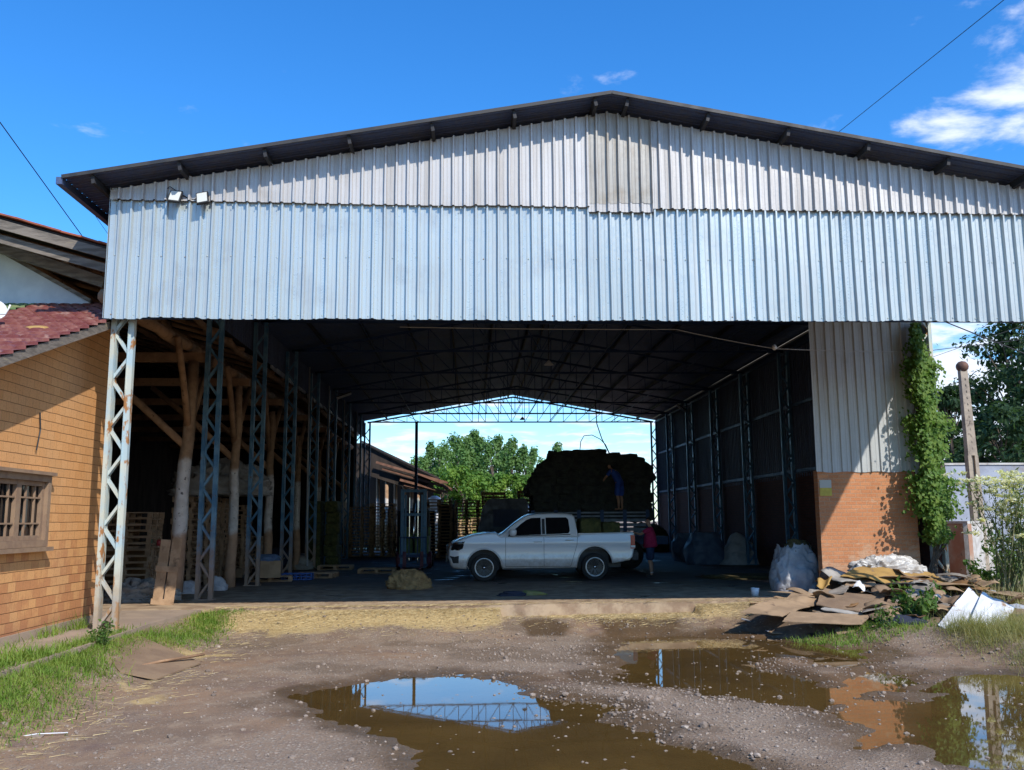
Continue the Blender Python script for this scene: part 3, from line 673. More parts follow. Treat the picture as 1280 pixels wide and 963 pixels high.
# corner flashing and bottom rail
mb = MB(); mb.box((XF0-.02, YF+.10, 6.12), (.006, .24, 2.24)); mb.box((XF0+.04, YF-.004, 6.12), (.09, .006, 2.24)); part(mb, 'corner_flashing', GALV)
mb = MB()
for z in (5.05, 6.1, 6.95): mb.box(((XF0+XF1)/2, YF+.09, z), (XF1-XF0-.2, .06, .08))
part(mb, 'cladding_rail', STEEL_DK)
# roof: corrugations run down the slope
def roof_half(mb, sgn, xe, y0, y1, th=.0):
    x0, x1 = RX, xe; vs = []; fs = []; pr = ribs(y0, y1, .20, .035)
    for (v, d) in pr:
        for k in range(5):
            t = k/4; x = x0+(x1-x0)*t; vs.append((x, v, roofz(x)+d+.03))
    for i in range(len(pr)-1):
        for k in range(4): q = i*5+k; fs.append((q, q+1, q+6, q+5))
    mb.add(vs, fs)
Y_R0, Y_R1 = 14.20, 51.2
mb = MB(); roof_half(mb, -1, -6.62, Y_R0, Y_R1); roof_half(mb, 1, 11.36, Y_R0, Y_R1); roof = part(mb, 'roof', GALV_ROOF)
mb = MB()
for s, xe in ((-1, -6.62), (1, 11.36)):
    mb.bar((RX, Y_R0-.01, RZ+.035), (xe, Y_R0-.01, roofz(xe)+.035), .02, .06)
for s in (-1, 1): mb.bar((RX, (Y_R0+Y_R1)/2+.1, RZ+.075), (RX+s*.3, (Y_R0+Y_R1)/2+.1, RZ+.075-.3*SL), Y_R1-Y_R0, .012)
subpart(mb, 'roof_edge', ROOF_EDGE, roof)
mb = MB(); mb.box((-6.66, (Y_R0+Y_R1)/2, roofz(-6.66)-.02), (.10, Y_R1-Y_R0, .12)); subpart(mb, 'gutter', GALV_ROOF, roof)
# purlins stick out under the front overhang
PX = [RX-.27-1.375*i for i in range(7)]+[RX+.27+1.375*i for i in range(7)]
for x in PX:
    if x < -6.5: x = -6.45
    mb = MB(); y1 = Y_R1-.1
    z = roofz(x)-.065; a = math.atan(SL)*(1 if x < RX else -1)
    mb.box((x, (Y_R0+.05+y1)/2, z), (.055, y1-Y_R0-.05, .14), Matrix.Rotation(-a, 3, 'Y')); part(mb, 'purlin', PURLIN)
# lattice columns
def lattice(mb, xc, y, z0, z1, wx=.38, ch=.085, lace=.045, pitch=.40, cap=True):
    for sx in (-1, 1):
        x = xc+sx*(wx/2-ch/2)
        mb.box((x, y, (z0+z1)/2), (ch, .10, z1-z0))
        mb.box((x-sx*(ch/2+.003), y, (z0+z1)/2), (.006, .14, z1-z0))
    z = z0+.03; s = -1; n = int((z1-z0)/pitch)
    for i in range(n):
        a = xc+s*(wx/2-ch*.6); b = xc-s*(wx/2-ch*.6)
        for dy in (-.033, .033): mb.bar((a, y+dy, z), (b, y+dy, z+pitch), .022, lace)
        z += pitch; s = -s
    if cap: mb.box((xc, y, z0+.012), (wx+.06, .22, .024))
for k, y in enumerate(COLY):
    for side, x in ((-1, XL), (1, XR)):
        mb = MB(); xx = 10.62 if side == 1 and k == 1 else x
        lattice(mb, xx, y, 0. if k else -.02, (5.3 if k == 0 and side == -1 else roofz(xx)-.2), wx=.38)
        o = part(mb, 'column', STEEL_RUST if k == 0 or (side == 1 and k == 1) else STEEL_MUD if side == -1 and k < 5 else STEEL)
        if k == 0 and side == -1:
            o['label'] = 'pale lattice column streaked with rust at the front corner'
            mb = MB(); mb.box((-5.86, 15.5, 2.35), (.085, .085, 4.7)); part(mb, 'rear_post', STEEL_RUST)
# trusses
def truss(y, zb, m, x0=XL, x1=XR, front=False):
    mb = MB(); n = 22; top = lambda x: roofz(x)-.20
    xs = [x0+(x1-x0)*i/n for i in range(n+1)]; c = .06
    mb.bar((x0, y, zb), (x1, y, zb), c, .07); mb.bar((x0, y, top(x0)), (RX, y, top(RX)), c, .08); mb.bar((RX, y, top(RX)), (x1, y, top(x1)), c, .08)
    for i, x in enumerate(xs):
        if top(x)-zb > .06: mb.bar((x, y, zb), (x, y, top(x)), .03, .03)
        if i < n:
            a, b_ = (xs[i], xs[i+1]) if x < RX-.1 else (xs[i+1], xs[i])
            mb.bar((a, y, top(a)), (b_, y, zb), .028, .028)
    return part(mb, 'truss', m)
for k, y in enumerate(COLY): truss(y, 7.16, STEEL_DK)
# rafters' sag rods and lengthwise ties
for x in (-3.1, .4, 4.4, 7.9):
    mb = MB(); mb.box((x, (COLY[0]+COLY[-1])/2, 7.16), (.03, COLY[-1]-COLY[0], .03)); part(mb, 'bottom_tie', STEEL_DK)
# left upper cladding above the old timber shed
def cladding_x(mb, y0, y1, z0, z1, x, nrm=1, pitch=.20, h=.034):
    pr = ribs(y0, y1, pitch, h); vs = []; fs = []
    for (v, d) in pr: vs += [(x+nrm*d, v, z0), (x+nrm*d, v, z1)]
    for i in range(len(pr)-1): fs.append((2*i, 2*i+2, 2*i+3, 2*i+1))
    mb.add(vs, fs)
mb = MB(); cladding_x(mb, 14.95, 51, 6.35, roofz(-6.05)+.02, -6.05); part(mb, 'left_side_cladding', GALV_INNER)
# right wall: brick below, sheets above
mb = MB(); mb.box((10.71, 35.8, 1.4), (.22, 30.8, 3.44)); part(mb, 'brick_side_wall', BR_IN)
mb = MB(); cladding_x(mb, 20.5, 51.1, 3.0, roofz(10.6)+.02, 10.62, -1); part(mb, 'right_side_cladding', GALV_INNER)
mb = MB(); cladding_x(mb, 20.5, 51.1, 3.0, roofz(10.8)+.02, 10.80, 1); part(mb, 'right_outer_cladding', GALV_PIER)
mb = MB()
for z in (3.2, 5.35, 7.2): mb.box((10.55, 35.8, z), (.05, 30.5, .10))
part(mb, 'wall_girt', STEEL_DK)
# short front wall at the right, in line with the second columns
PY = 20.2; PX0, PX1 = P(1022, 590, Y=PY).x, P(1143, 588, Y=PY).x; PZ = P(1080, 588, Y=PY).z
mb = MB(); mb.box(((PX0+PX1)/2, PY+.14, (PZ-.5)/2), (PX1-PX0, .24, PZ+.5)); part(mb, 'brick_front_wall', BR_PIER)
mb = MB(); rd2 = random.Random(4); cladding_y(mb, PX0-.02, PX1+.06, lambda x: PZ-.04+.012*math.sin(x*9), lambda x: roofz(x)-.12, PY, rd2, pitch=.225, h=.04, wav=.006); part(mb, 'front_wall_cladding', GALV_PIER)
mb = MB(); mb.box((PX1+.14, PY+.03, 4.9), (.2, .05, 4.5)); part(mb, 'edge_flashing', GALV_PIER)
# eave conduit on the right, pale downpipes on the left
mb = MB(); mb.tube([(10.2, 20.5, 7.30), (10.2, 38, 7.26), (10.2, 50, 7.3)], .035, 6); part(mb, 'conduit', WIRE_W)
for y in (31.2, 35.6, 39.9, 44.2):
    mb = MB(); mb.tube([(-5.62, y, 7.), (-5.60, y, 3.5), (-5.5, y-.1, .2)], .03, 6); part(mb, 'downpipe', WIRE_W)
# second post carrying the far opening
mb = MB(); q = P(520, 600, Y=50.4); mb.box((q.x, 50.45, 3.6), (.16, .16, 7.2)); part(mb, 'middle_post', STEEL_DK)

# floodlights on the gable
def floodlight(px, py, tilt, label):
    c = P(px, py, Y=YF-.17); t = thing('floodlight', label, 'floodlight', c, 0, 'floodlights on the metal gable')
    mb = MB(); M = Matrix.Rotation(tilt, 3, 'Y') @ Matrix.Rotation(-.35, 3, 'X'); mb.box((0, 0, 0), (.20, .045, .23), M)
    for i in range(4): mb.box(M @ Vector((-.07+.045*i, .035, 0)), (.01, .03, .19), M)
    h = mb.build('housing', BLACKP, t)
    mb = MB(); mb.box(M @ Vector((0, -.0245, 0)), (.165, .006, .19), M); mb.build('glass', LAMP_GL, t)
    mb = MB(); mb.bar(M @ Vector((-.11, 0, .02)), (-.03, .13, .10), .015); mb.bar(M @ Vector((.11, 0, .02)), (.03, .13, .10), .015); mb.bar((-.03, .13, .10), (.03, .13, .10), .015); mb.build('bracket', BLACKP, t)
floodlight(219, 246, .12, 'small square black floodlight with a cable loop, nearer the gable corner')
floodlight(253, 248, -.2, 'tilted square black floodlight, second from the gable corner')
mb = MB(); a, b_ = P(209, 236, Y=YF-.09), P(222, 240, Y=YF-.09); mb.tube([a, a+Vector((.05, -.02, .03)), b_, P(236, 249, Y=YF-.06), P(250, 250, Y=YF-.06)], .008, 5)
tag(mb.build('lamp_cable', WIRE), 'short black cable looping between the two gable floodlights', 'cable')
# ------------------------------------------------------------------ brick house on the left
def PXp(x, y, X):
    d = _fw+_rt*((x-640)/F_PX)+_up*((481.5-y)/F_PX); t = X/d.x; return Vector((X, d.y*t, CAM_H+d.z*t))
house = thing('brick_house', 'orange brick house with glossy red tiled roof and brown barred window', 'house', (-9, 12, 0))
HX = -6.5
def rake(y): return 3.73+.364*(y-11.57)
wy1 = PXp(56, 640, HX).y; wz0 = PXp(40, 684, HX).z; wz1 = PXp(40, 593, HX).z; wy0 = wy1-1.75
Y0h, Y1h = 9.2, 16.25; zb = .10
mb = MB()
def pr(poly): mb.prism(poly, HX-.2, HX, axis=0)
pr([(Y0h, zb), (wy0, zb), (wy0, rake(wy0)-.12), (Y0h, rake(Y0h)-.12)])
pr([(wy0, zb), (wy1, zb), (wy1, wz0), (wy0, wz0)])
pr([(wy0, wz1), (wy1, wz1), (wy1, rake(wy1)-.12), (wy0, rake(wy0)-.12)])
pr([(wy1, zb), (Y1h, zb), (Y1h, rake(Y1h)-.12), (wy1, rake(wy1)-.12)])
mb.box((-9.6, 16.15, 2.6), (5.8, .18, 5.1)); mb.box((-9.6, 9.3, 1.42), (5.8, .2, 2.64))
part(mb, 'brick_wall', BR_HOUSE, house)
mb = MB(); mb.box((HX-.07, (Y0h+Y1h)/2, .02), (.2, Y1h-Y0h, .18)); part(mb, 'plinth', CONC_WALK, house)
# window
win = None
mb = MB(); yc = (wy0+wy1)/2; t_ = .09
for z in (wz0+.05, wz1-.05): mb.box((HX+.012, yc, z), (.13, wy1-wy0, .10))
for y in (wy0+.05, wy1-.05): mb.box((HX+.012, y, (wz0+wz1)/2), (.13, .10, wz1-wz0-.20))
win = part(mb, 'window', WIN_WOOD, house)
mb = MB(); mb.box((HX+.05, yc, wz0-.035), (.2, wy1-wy0+.1, .06)); subpart(mb, 'sill', WIN_WOOD, win)
mb = MB(); mb.box((HX+.05, yc, wz1+.02), (.18, wy1-wy0+.06, .05)); subpart(mb, 'lintel', WIN_WOOD, win)
a, b_ = wy0+.10, wy1-.10; half = (b_-a)/2
mb = MB()
for s in (0, 1):
    y0 = a+s*half; y1 = y0+half; zl, zh = wz0+.10, wz1-.10
    for y in (y0+.035, y1-.035): mb.box((HX-.01, y, (zl+zh)/2), (.06, .068, zh-zl))
    for z in (zl+.035, zh-.035): mb.box((HX-.01, (y0+y1)/2, z), (.056, y1-y0-.14, .066))
    iy0, iy1 = y0+.07, y1-.07
    for f in (.30, .72): mb.box((HX-.012, iy0+(iy1-iy0)*f, (zl+zh)/2), (.03, .022, zh-zl-.13))
    for f in (.24, .76): mb.box((HX-.012, (iy0+iy1)/2, zl+.07+(zh-zl-.14)*f), (.034, iy1-iy0, .024))
subpart(mb, 'sash', WIN_WOOD, win)
mb = MB(); mb.box((HX-.05, yc, (wz0+wz1)/2), (.01, b_-a, wz1-wz0-.2)); subpart(mb, 'pane', GLASS, win)
# tiled roof
def tile_roof(mb, x0, x1, y0, y1, zf, pitch=.21, course=.34, amp=.035):
    xs = np.arange(x0, x1+1e-6, pitch/8); ang = math.atan(.364); n = int((y1-y0)/(course*math.cos(ang)))+1; vs = []; fs = []; W = len(xs); r = 0; rdt = random.Random(2)
    for c in range(n):
        off = [rdt.uniform(-.006, .006) for _ in range(int((x1-x0)/pitch)+2)]
        for t, lift in ((0, .05), (.04, .055), (1.0, .012)):
            y = y0+(c+t)*course*math.cos(ang)
            for x in xs:
                u = ((x-x0)/pitch) % 1; hgt = amp*(math.sin(u*PI)**.7)
                vs.append((x, y-(.012 if t == 0 else 0), zf(y)+lift+hgt+off[int((x-x0)/pitch)]))
            r += 1
    for i in range(r-1):
        for j in range(W-1): fs.append((i*W+j, i*W+j+1, (i+1)*W+j+1, (i+1)*W+j))
    mb.add(vs, fs)
HR = -5.98
mb = MB(); mb.s = True; tile_roof(mb, -8.25, HR, 9., 17.4, rake); roofh = part(mb, 'roof', TILE, house)
mb = MB(); mb.s = True; tile_roof(mb, -12.6, -8.25, 9., 17.4, rake); g_ = subpart(mb, 'mossy_roof_area', TILE_GREEN, roofh); g_['label'] = 'green mossy part of the roof tiles'
mb = MB(); L_ = (17.4-9)/math.cos(math.atan(.364)); M = Matrix.Rotation(math.atan(.364), 3, 'X')
mb.box((HR-.05, 13.2, rake(13.2)-.035), (.035, L_, .13), M); subpart(mb, 'verge_board', WOOD_GREY, roofh)
mb = MB(); mb.box((HR-.34, 13.2, rake(13.2)-.03), (.5, L_, .02), M); subpart(mb, 'soffit', WOOD_DARK, roofh)
mb = MB(); mb.s = True; mb.lathe([(.0, .03), (.09, .028), (.15, .015), (.17, -.02)], (-6.75, 14.0, rake(14.0)+.06), 7, M=Matrix.Rotation(.35, 3, 'X') @ Matrix.Diagonal((1.2, .7, 1.)).to_3x3()); subpart(mb, 'bleached_tile_patch', CARD_YEL, roofh)
# satellite dish on the tiles
q = P(-9, 394, Y=14.2); d_ = thing('satellite_dish', 'white satellite dish standing on the red roof at the left edge', 'dish', q)
mb = MB(); mb.s = True; M = Matrix.Rotation(1.1, 3, 'X') @ Matrix.Rotation(.5, 3, 'Y')
mb.lathe([(0, 0), (.07, .008), (.14, .03), (.19, .06)], (0, 0, .06), 18, M=M); mb.build('dish', WHITE_PL, d_)
mb = MB(); mb.tube([(0, 0, .06), (.03, .06, -.2), (.03, .12, -.25)], .02, 6); mb.tube([(-.12, -.05, .0), (.28, -.15, -.02), (.34, -.16, .13)], .014, 6); mb.build('arm', WHITE_PL, d_)
# wire hanging on the brick wall, small hook
q = PXp(48, 545, HX+.02); mb = MB(); mb.tube([q+Vector((0, 0, .35)), q+Vector((.01, .03, .1)), q+Vector((.02, -.02, -.02)), q+Vector((.01, -.05, -.22))], .012, 5)
tag(mb.build('wall_cable', WIRE), 'short dark cable end hanging on the brick wall above the window', 'cable')

# ------------------------------------------------------------------ old timber shed between house and big shed
A = P(0, 274, Y=16.0); Bq = P(133, 311, Y=16.0); ts = (A.z-Bq.z)/(Bq.x-A.x)
def tz(x): return Bq.z+ts*(Bq.x-x)
TX0, TX1 = -15.2, -6.12; TY0, TY1 = 15.9, 50.
mat('dark_plank', (.045, .032, .024), (.025, .02, .016), 3, (1, 1, .3), rough=.95)
old = thing('timber_shed', 'old timber shed with clay tile roof, grey boards and whitewashed log posts', 'shed', (-10, 30, 0))
mb = MB(); mb.bar((TX0, 33, tz(TX0)), (TX1, 33, tz(TX1)), TY1-TY0, .05, up=(0, 0, 1)); troof = part(mb, 'roof', TILE_DARK, old)
mb = MB(); rdt = random.Random(6); x = TX0
while x < TX1-.05:
    l = rdt.uniform(.3, .42); mb.bar((x, TY0+.2, tz(x)+.065+rdt.uniform(-.008, .012)), (x+l+.04, TY0+.2, tz(x+l)+.05+rdt.uniform(-.005, .01)), .5+rdt.uniform(-.05, .05), .03); x += l
for k in range(9): 
    y = TY0+.7+k*.36
    mb.bar((TX0, y, tz(TX0)+.06), (TX1, y, tz(TX1)+.06), .34, .03)
subpart(mb, 'roof_tiles', TILE_OLD, troof)
def board(y, dz, ht, wd, x0=TX0, x1=TX1, name='barge_board', m=WOOD_GREY):
    mb = MB(); mb.bar((x0, y, tz(x0)+dz), (x1, y, tz(x1)+dz), wd, ht); return part(mb, name, m, old)
board(TY0-.02, -.12, .17, .05); board(TY0+.12, -.36, .15, .06, name='rafter'); 
a, b_ = P(-120, 270, Y=16.7), P(131, 354, Y=16.7); mb = MB(); mb.bar(a, b_, .12, .20); part(mb, 'beam', WOOD_GREY, old)
mb = MB(); pts = [P(x, y, Y=17.15) for x, y in ((-150, 232), (0, 316), (112, 377), (122, 392), (-150, 392))]; mb.prism([(p.x, p.z) for p in pts], 17.15, 17.3, axis=1); part(mb, 'white_gable_wall', PLASTER, old)
mb = MB(); a, b_ = P(-150, 230, Y=17.12), P(114, 377, Y=17.12); mb.bar(a, b_, .10, .07); part(mb, 'wall_trim', WOOD_GREY, old)
mb = MB(); mb.prism([(15.95, -.2), (49.8, -.2), (49.8, tz(-15.1)-.03), (15.95, tz(-15.1)-.03)], -15.2, -15.0, axis=0); mb.prism([(-15., -.2), (-6.3, -.2), (-6.3, tz(-6.3)-.03), (-15., tz(-15.)-.03)], 49.8, 49.95, axis=1); mb.prism([(-15., 2), (-9.3, 2), (-9.3, tz(-9.3)-.06), (-15., tz(-15.)-.06)], 17.42, 17.55, axis=1); part(mb, 'added_plank_wall', MATS['dark_plank'], old)  # closed side and back walls, added to keep the timber shed's interior dark
# posts with knee braces
posts = [((216, 752), (243, 452), 20.45, .185), ((287, 735), (299, 482), 24.2, .15), ((333, 724), (341, 515), 28.3, .15), ((369, 716), (374, 545), 32.6, .14), ((396, 710), (399, 562), 37., .14), ((416, 704), (417, 574), 41.4, .13), ((431, 700), (431, 582), 45.6, .13)]
rl = random.Random(8)
for (b0, t0, y, r) in posts:
    p0 = P(*b0, Y=y); p0.z = 0; p1 = P(*t0, Y=y); mb = MB(); n = 9
    pts = [p0.lerp(p1, i/n)+Vector((rl.gauss(0, .014), rl.gauss(0, .014), 0)) for i in range(n+1)]
    mb.tube(pts, [r*(.95-.30*i/n)*(1+rl.uniform(-.04, .05)) for i in range(n+1)], 11, jit=.03, rnd=rl); part(mb, 'log_post', LOG_WHITE, old)
    px = p1.x
    for s in (-1, 1):
        mb = MB(); mb.tube([(px-.06, y, 3.75), (px-.02, y+s*.65, 4.75), (px+.02, y+s*1.3, 5.6)], [.082, .075, .07], 9, jit=.05, rnd=rl); part(mb, 'knee_brace', WOOD_LOG, old)
    mb = MB(); mb.tube([(px-.1, y, 3.35), (px-1.2, y-.05, 4.35), (px-2.3, y, 5.25)], [.085, .08, .07], 9, jit=.05, rnd=rl); part(mb, 'brace', WOOD_LOG, old)
    mb = MB(); mb.bar((px+.28, y+.02, 5.38), (-15, y+.02, 5.42), .16, .2); part(mb, 'tie_beam', WOOD_LOG, old)
def logy(x, z, y0, y1, r):
    mb = MB(); n = 8; mb.tube([(x+rl.gauss(0, .03), y0+(y1-y0)*i/n, z+rl.gauss(0, .025)) for i in range(n+1)], [r*(1+rl.uniform(-.1, .1)) for _ in range(n+1)], 9, jit=.05, rnd=rl); part(mb, 'plate_log', WOOD_LOG, old)
for (y0, y1) in ((15.9, 21.0), (20.2, 25.0), (24, 29.4), (28.6, 38), (37, 49)): logy(-6.5, 5.66, y0, y1, .13)
for (y0, y1) in ((16.4, 22.5), (21.6, 28.6), (28, 40), (39.6, 49.6)): logy(-6.32, 6.27, y0, y1, .085); logy(-7.6, 6.55, y0+.3, y1, .08); logy(-9., 6.9, y0, y1, .08)
for y in np.arange(16.6, 49, 1.3):
    mb = MB(); yy = float(y)+rl.uniform(-.2, .2); mb.tube([(-6.15, yy, tz(-6.15)-.16), (-10, yy+rl.uniform(-.1, .1), tz(-10)-.16), (-15, yy, tz(-15)-.16)], .06, 7, jit=.05, rnd=rl); part(mb, 'rafter_log', WOOD_LOG, old)
# pale torn eave sheeting along the valley
mb = MB()
y = 27.
while y < 49.:
    l = rl.uniform(.4, 1.7); mb.box((-6.0+rl.uniform(-.03, .03), y+l/2, 6.28+rl.uniform(-.03, .03)), (.05, l, rl.uniform(.09, .17)), Euler((rl.uniform(-.03, .03), 0, 0)).to_matrix()); y += l+rl.uniform(.1, .6)
part(mb, 'eave_sheeting', SACK, old)

# ------------------------------------------------------------------ things stored on the left
def pallet_mesh(m=WOOD_PAL, fine=True):
    mb = MB(); w_, d, h = 1.2, 1.0, .145
    for y in (-.455, -.225, 0, .225, .455): mb.box((0, y, h-.011), (w_, .095, .022))
    for x in (-.55, 0, .55): mb.box((x, 0, h-.033), (.10, d, .021))
    for x in (-.55, 0, .55):
        for y in (-.45, 0, .45): mb.box((x, y, .065), (.10, .10, .077))
    for y in (-.45, 0, .45): mb.box((0, y, .011), (w_, .10, .022))
    return mb
proto_pal = pallet_mesh().build('wooden_pallet', WOOD_PAL)
_first = [True]
def place_pallet(loc, rot, label, group, mesh=None):
    if _first[0] and mesh is None: o = proto_pal; _first[0] = False
    else: o = proto_pal.copy(); COL.objects.link(o)
    if mesh: o.data = mesh
    o.location = loc; o.rotation_euler = rot if hasattr(rot, '__len__') else (0, 0, rot)
    tag(o, label, 'pallet', group); return o
rp_ = random.Random(12)
def stack(x, y, n, rz, label, group, z0=0., mesh=None):
    for k in range(n): place_pallet((x+rp_.uniform(-.03, .03), y+rp_.uniform(-.03, .03), z0+k*.148), rz+rp_.uniform(-.035, .035), label, group, mesh)
G1 = 'pallets stacked behind the log posts'
lab1 = 'weathered pallet in the tall stacks behind the whitewashed log posts'
for (x, y, n, r) in ((-8.25, 22.6, 13, .05), (-7.6, 25.6, 16, 1.6), (-7.7, 27.5, 16, 1.57), (-7.8, 30.2, 15, 1.6), (-7.8, 32.4, 8, 1.57)): stack(x, y, n, r, lab1, G1)
# workbench with a plywood front
q = P(178, 742, Z=0.); wb = thing('workbench', 'rough workbench with a dark plywood front beside the first log post', 'workbench', (q.x-.15, q.y, 0))
mb = MB(); mb.box((-.35, 0, .56), (1.3, .03, .98)); mb.build('front_panel', WOOD_DARK, wb)
mb = MB(); mb.box((-.3, .35, 1.09), (1.55, .85, .05)); mb.build('top', WOOD_PAL, wb)
for x in (-.95, .3):
    for y in (.04, .7): mb = MB(); mb.box((x, y, .53), (.09, .08, 1.06)); mb.build('leg', WOOD_PAL, wb)
tz_ = 1.115; wx, wy = wb.location.x, wb.location.y
mb = MB(); mb.s = True; mb.lathe([(0, 0), (.045, .0), (.047, .16), (.018, .23), (.016, .28), (0, .28)], n=12); o = mb.build('bottle', GREEN_GL, loc=(wx+.22, wy+.15, tz_)); tag(o, 'small green glass bottle on the workbench', 'bottle')
mb = MB(); mb.s = True; mb.lathe([(0, 0), (.05, .0), (.055, .06), (.05, .13), (.02, .15), (0, .15)], n=12); o = mb.build('red_jar', RED_PL, loc=(wx+.44, wy+.1, tz_)); tag(o, 'small red jar on the end of the workbench', 'jar')
# leaning plank pair
q = P(205, 756, Z=0.); pl = thing('plank_frame', 'two reddish planks nailed with a cross piece, leaning on the first log post', 'planks', (q.x, q.y-.1, 0))
M = Matrix.Rotation(-.10, 3, 'X') @ Matrix.Rotation(.06, 3, 'Y')
for x, h_ in ((-.11, 1.32), (.12, 1.36)): mb = MB(); mb.box(M @ Vector((x, 0, h_/2)), (.2, .03, h_), M); mb.build('plank', WOOD_PAL, pl)
for z in (.06, .72): mb = MB(); mb.box(M @ Vector((0, -.032, z)), (.46, .03, .12), M); mb.build('cross_piece', WOOD_PAL, pl)

def blob(name, label, cat, c, dims, m, seed=0, sq=2.6, nz=.10, nsc=2.2, flat=.25, n=40, k=26, group=None, lean=(0, 0), top=None, fold=0., crump=0.):
    """soft heap or filled sack resting on the ground at c"""
    vs = []; fs = []; rr = np.random.RandomState(seed); a, b, h = dims
    for i in range(k+1):
        t = i/k; zt = t
        prof = (math.sin(PI*min(t*1.0, 1))**(1/sq)) if top is None else top(t)
        for j in range(n):
            q = 2*PI*j/n; ca, sa = math.cos(q), math.sin(q); e = 2/sq
            x = math.copysign(abs(ca)**e, ca)*prof; y = math.copysign(abs(sa)**e, sa)*prof
            vs.append([x, y, zt])
    V = np.array(vs); ph = rr.uniform(0, 9, 6)
    nn = fbm(V[:, 0]*nsc+ph[0]+V[:, 2]*1.7, V[:, 1]*nsc+ph[1]+V[:, 2]*2.3, 4, seed)-.5; n2_ = fbm(np.arctan2(V[:, 1], V[:, 0])*3+ph[2]+7, V[:, 2]*4+ph[3], 4, seed+3)-.5
    f = 1+nz*2*nn+nz*1.6*n2_; V[:, 0] *= f; V[:, 1] *= f
    if crump:
        a_ = fbm(V[:, 0]*3+V[:, 2]*2+ph[4], V[:, 1]*3+V[:, 2]*3+ph[5], 4, seed+9); rg_ = 1-np.abs(a_-.5)*6; b_ = fbm(V[:, 0]*7+ph[1], V[:, 1]*7+V[:, 2]*6, 3, seed+19); V[:, 2] = V[:, 2]*(1+crump*rg_*.6)+(crump*.35*(b_-.5))*(V[:, 2] > .04); V[:, 0:2] *= (1+crump*.35*(rg_-.3))[:, None]
    if fold: V[:, 0:2] *= (1+fold*np.sin(np.arctan2(V[:, 1], V[:, 0])*9+V[:, 2]*3)*V[:, 2])[:, None]
    V[:, 2] = V[:, 2]+(nn*nz*1.5)*(V[:, 2] > .08); V[:, 0] += lean[0]*V[:, 2]; V[:, 1] += lean[1]*V[:, 2]
    V *= np.array([a/2, b/2, h]); V[:n, 2] = 0
    fs = [(i*n+j, i*n+(j+1) % n, (i+1)*n+(j+1) % n, (i+1)*n+j) for i in range(k) for j in range(n)]
    mb = MB(); mb.s = True; mb.add(V.tolist(), fs); mb.s = False; mb.add([V[-n+j].tolist() for j in range(n)], [tuple(range(n))]); 
    o = mb.build(name, m, loc=c); tag(o, label, cat, group); return o
heap = lambda t: max(math.sqrt(max(1-t*t, 0)), .02)
q = P(172, 752, Z=0); blob('cloth_heap', 'crumpled pale cloth sheet lying before the workbench', 'cloth', (q.x, q.y+.1, 0), (1.5, .7, .36), SACK_BEIGE, 3, nz=.22, top=heap, n=80, k=40, crump=.6)
q = P(292, 612, Y=26.2); blob('plastic_bundle', 'pale plastic wrapped bundle on top of the pallet stacks', 'bundle', (q.x-.2, 25.8, 2.40), (2.6, 1.6, .85), SACK_BEIGE, 5, nz=.2, top=heap, n=80, k=40, crump=.5)
q = P(235, 742, Z=0); blob('white_bag', 'small white plastic bag on the floor by the first log post', 'bag', (q.x, q.y, 0), (.5, .4, .3), SACK, 7, nz=.25, top=heap)
q = P(272, 738, Z=0); blob('white_bag', 'small white plastic bag on the floor behind the second lattice column', 'bag', (q.x, q.y, 0), (.45, .4, .34), SACK, 8, nz=.25, top=heap)
# low pallet with boxes beside the third column
def carton(px, py, Z, s, label, rz=.2):
    q = P(px, py, Z=Z); t = thing('cardboard_box', label, 'box', (q.x, q.y, Z), rz)
    mb = MB(); a, b, h = s; mb.box((0, 0, h/2), s); mb.build('body', CARD, t)
    mb = MB(); mb.box((-a/2-.05, 0, h+.03), (.14, b, .008), Matrix.Rotation(.6, 3, 'Y')); mb.box((a/2+.05, 0, h+.03), (.14, b, .008), Matrix.Rotation(-.5, 3, 'Y')); mb.build('flap', CARD, t); return t
place_pallet((P(336, 727, Z=0).x, P(336, 727, Z=0).y+.3, 0), .15, 'single pallet lying under the open cardboard box', 'pallets lying on the shed floor')
carton(336, 722, .148, (.62, .5, .46), 'open cardboard box with blue rags on a low pallet')
carton(296, 722, .02, (.34, .3, .26), 'small taped carton between the second and third lattice columns', .1)
q = P(334, 722, Z=.148); blob('blue_rags', 'crumpled pale blue rags spilling from the open cardboard box', 'rags', (q.x, q.y, .6), (.66, .5, .2), SACK_BLUE, 9, nz=.25, top=heap)
q = P(372, 725, Z=0); mb = MB()
for i in range(7): mb.box((-.42+.14*i, 0, .10), (.02, .34, .19))
for y in (-.17, .17):
    for z in (.02, .1, .18): mb.box((0, y, z), (.88, .015, .03))
mb.box((0, 0, .012), (.86, .34, .02)); o = mb.build('plastic_crate', BLUE_PL, loc=(q.x, q.y, 0)); tag(o, 'low blue slatted plastic crate on the floor beside the boxes', 'crate')
for (px, py, n, lb) in ((395, 722, 1, 'dark flat pallet lying past the blue crate'), (472, 716, 1, 'pale wooden pallet lying left of the burlap heap'), (420, 712, 1, 'flat pallet lying on the wet floor farther left')):
    q = P(px, py, Z=0); place_pallet((q.x, q.y, 0), rp_.uniform(-.1, .1), lb, 'pallets lying on the shed floor')
q = P(345, 712, Z=0); blob('rubbish_sack', 'dark bundled sack leaning by the fourth lattice column', 'sack', (q.x+.1, q.y, 0), (.8, .6, .75), CL_DARK, 14, nz=.2)
q = P(366, 712, Z=0); blob('rag_bundle', 'brown rag bundle heaped on the floor beyond the boxes', 'bundle', (q.x+.2, q.y, 0), (1.0, .7, .5), SACK_BEIGE, 15, nz=.25, top=heap)
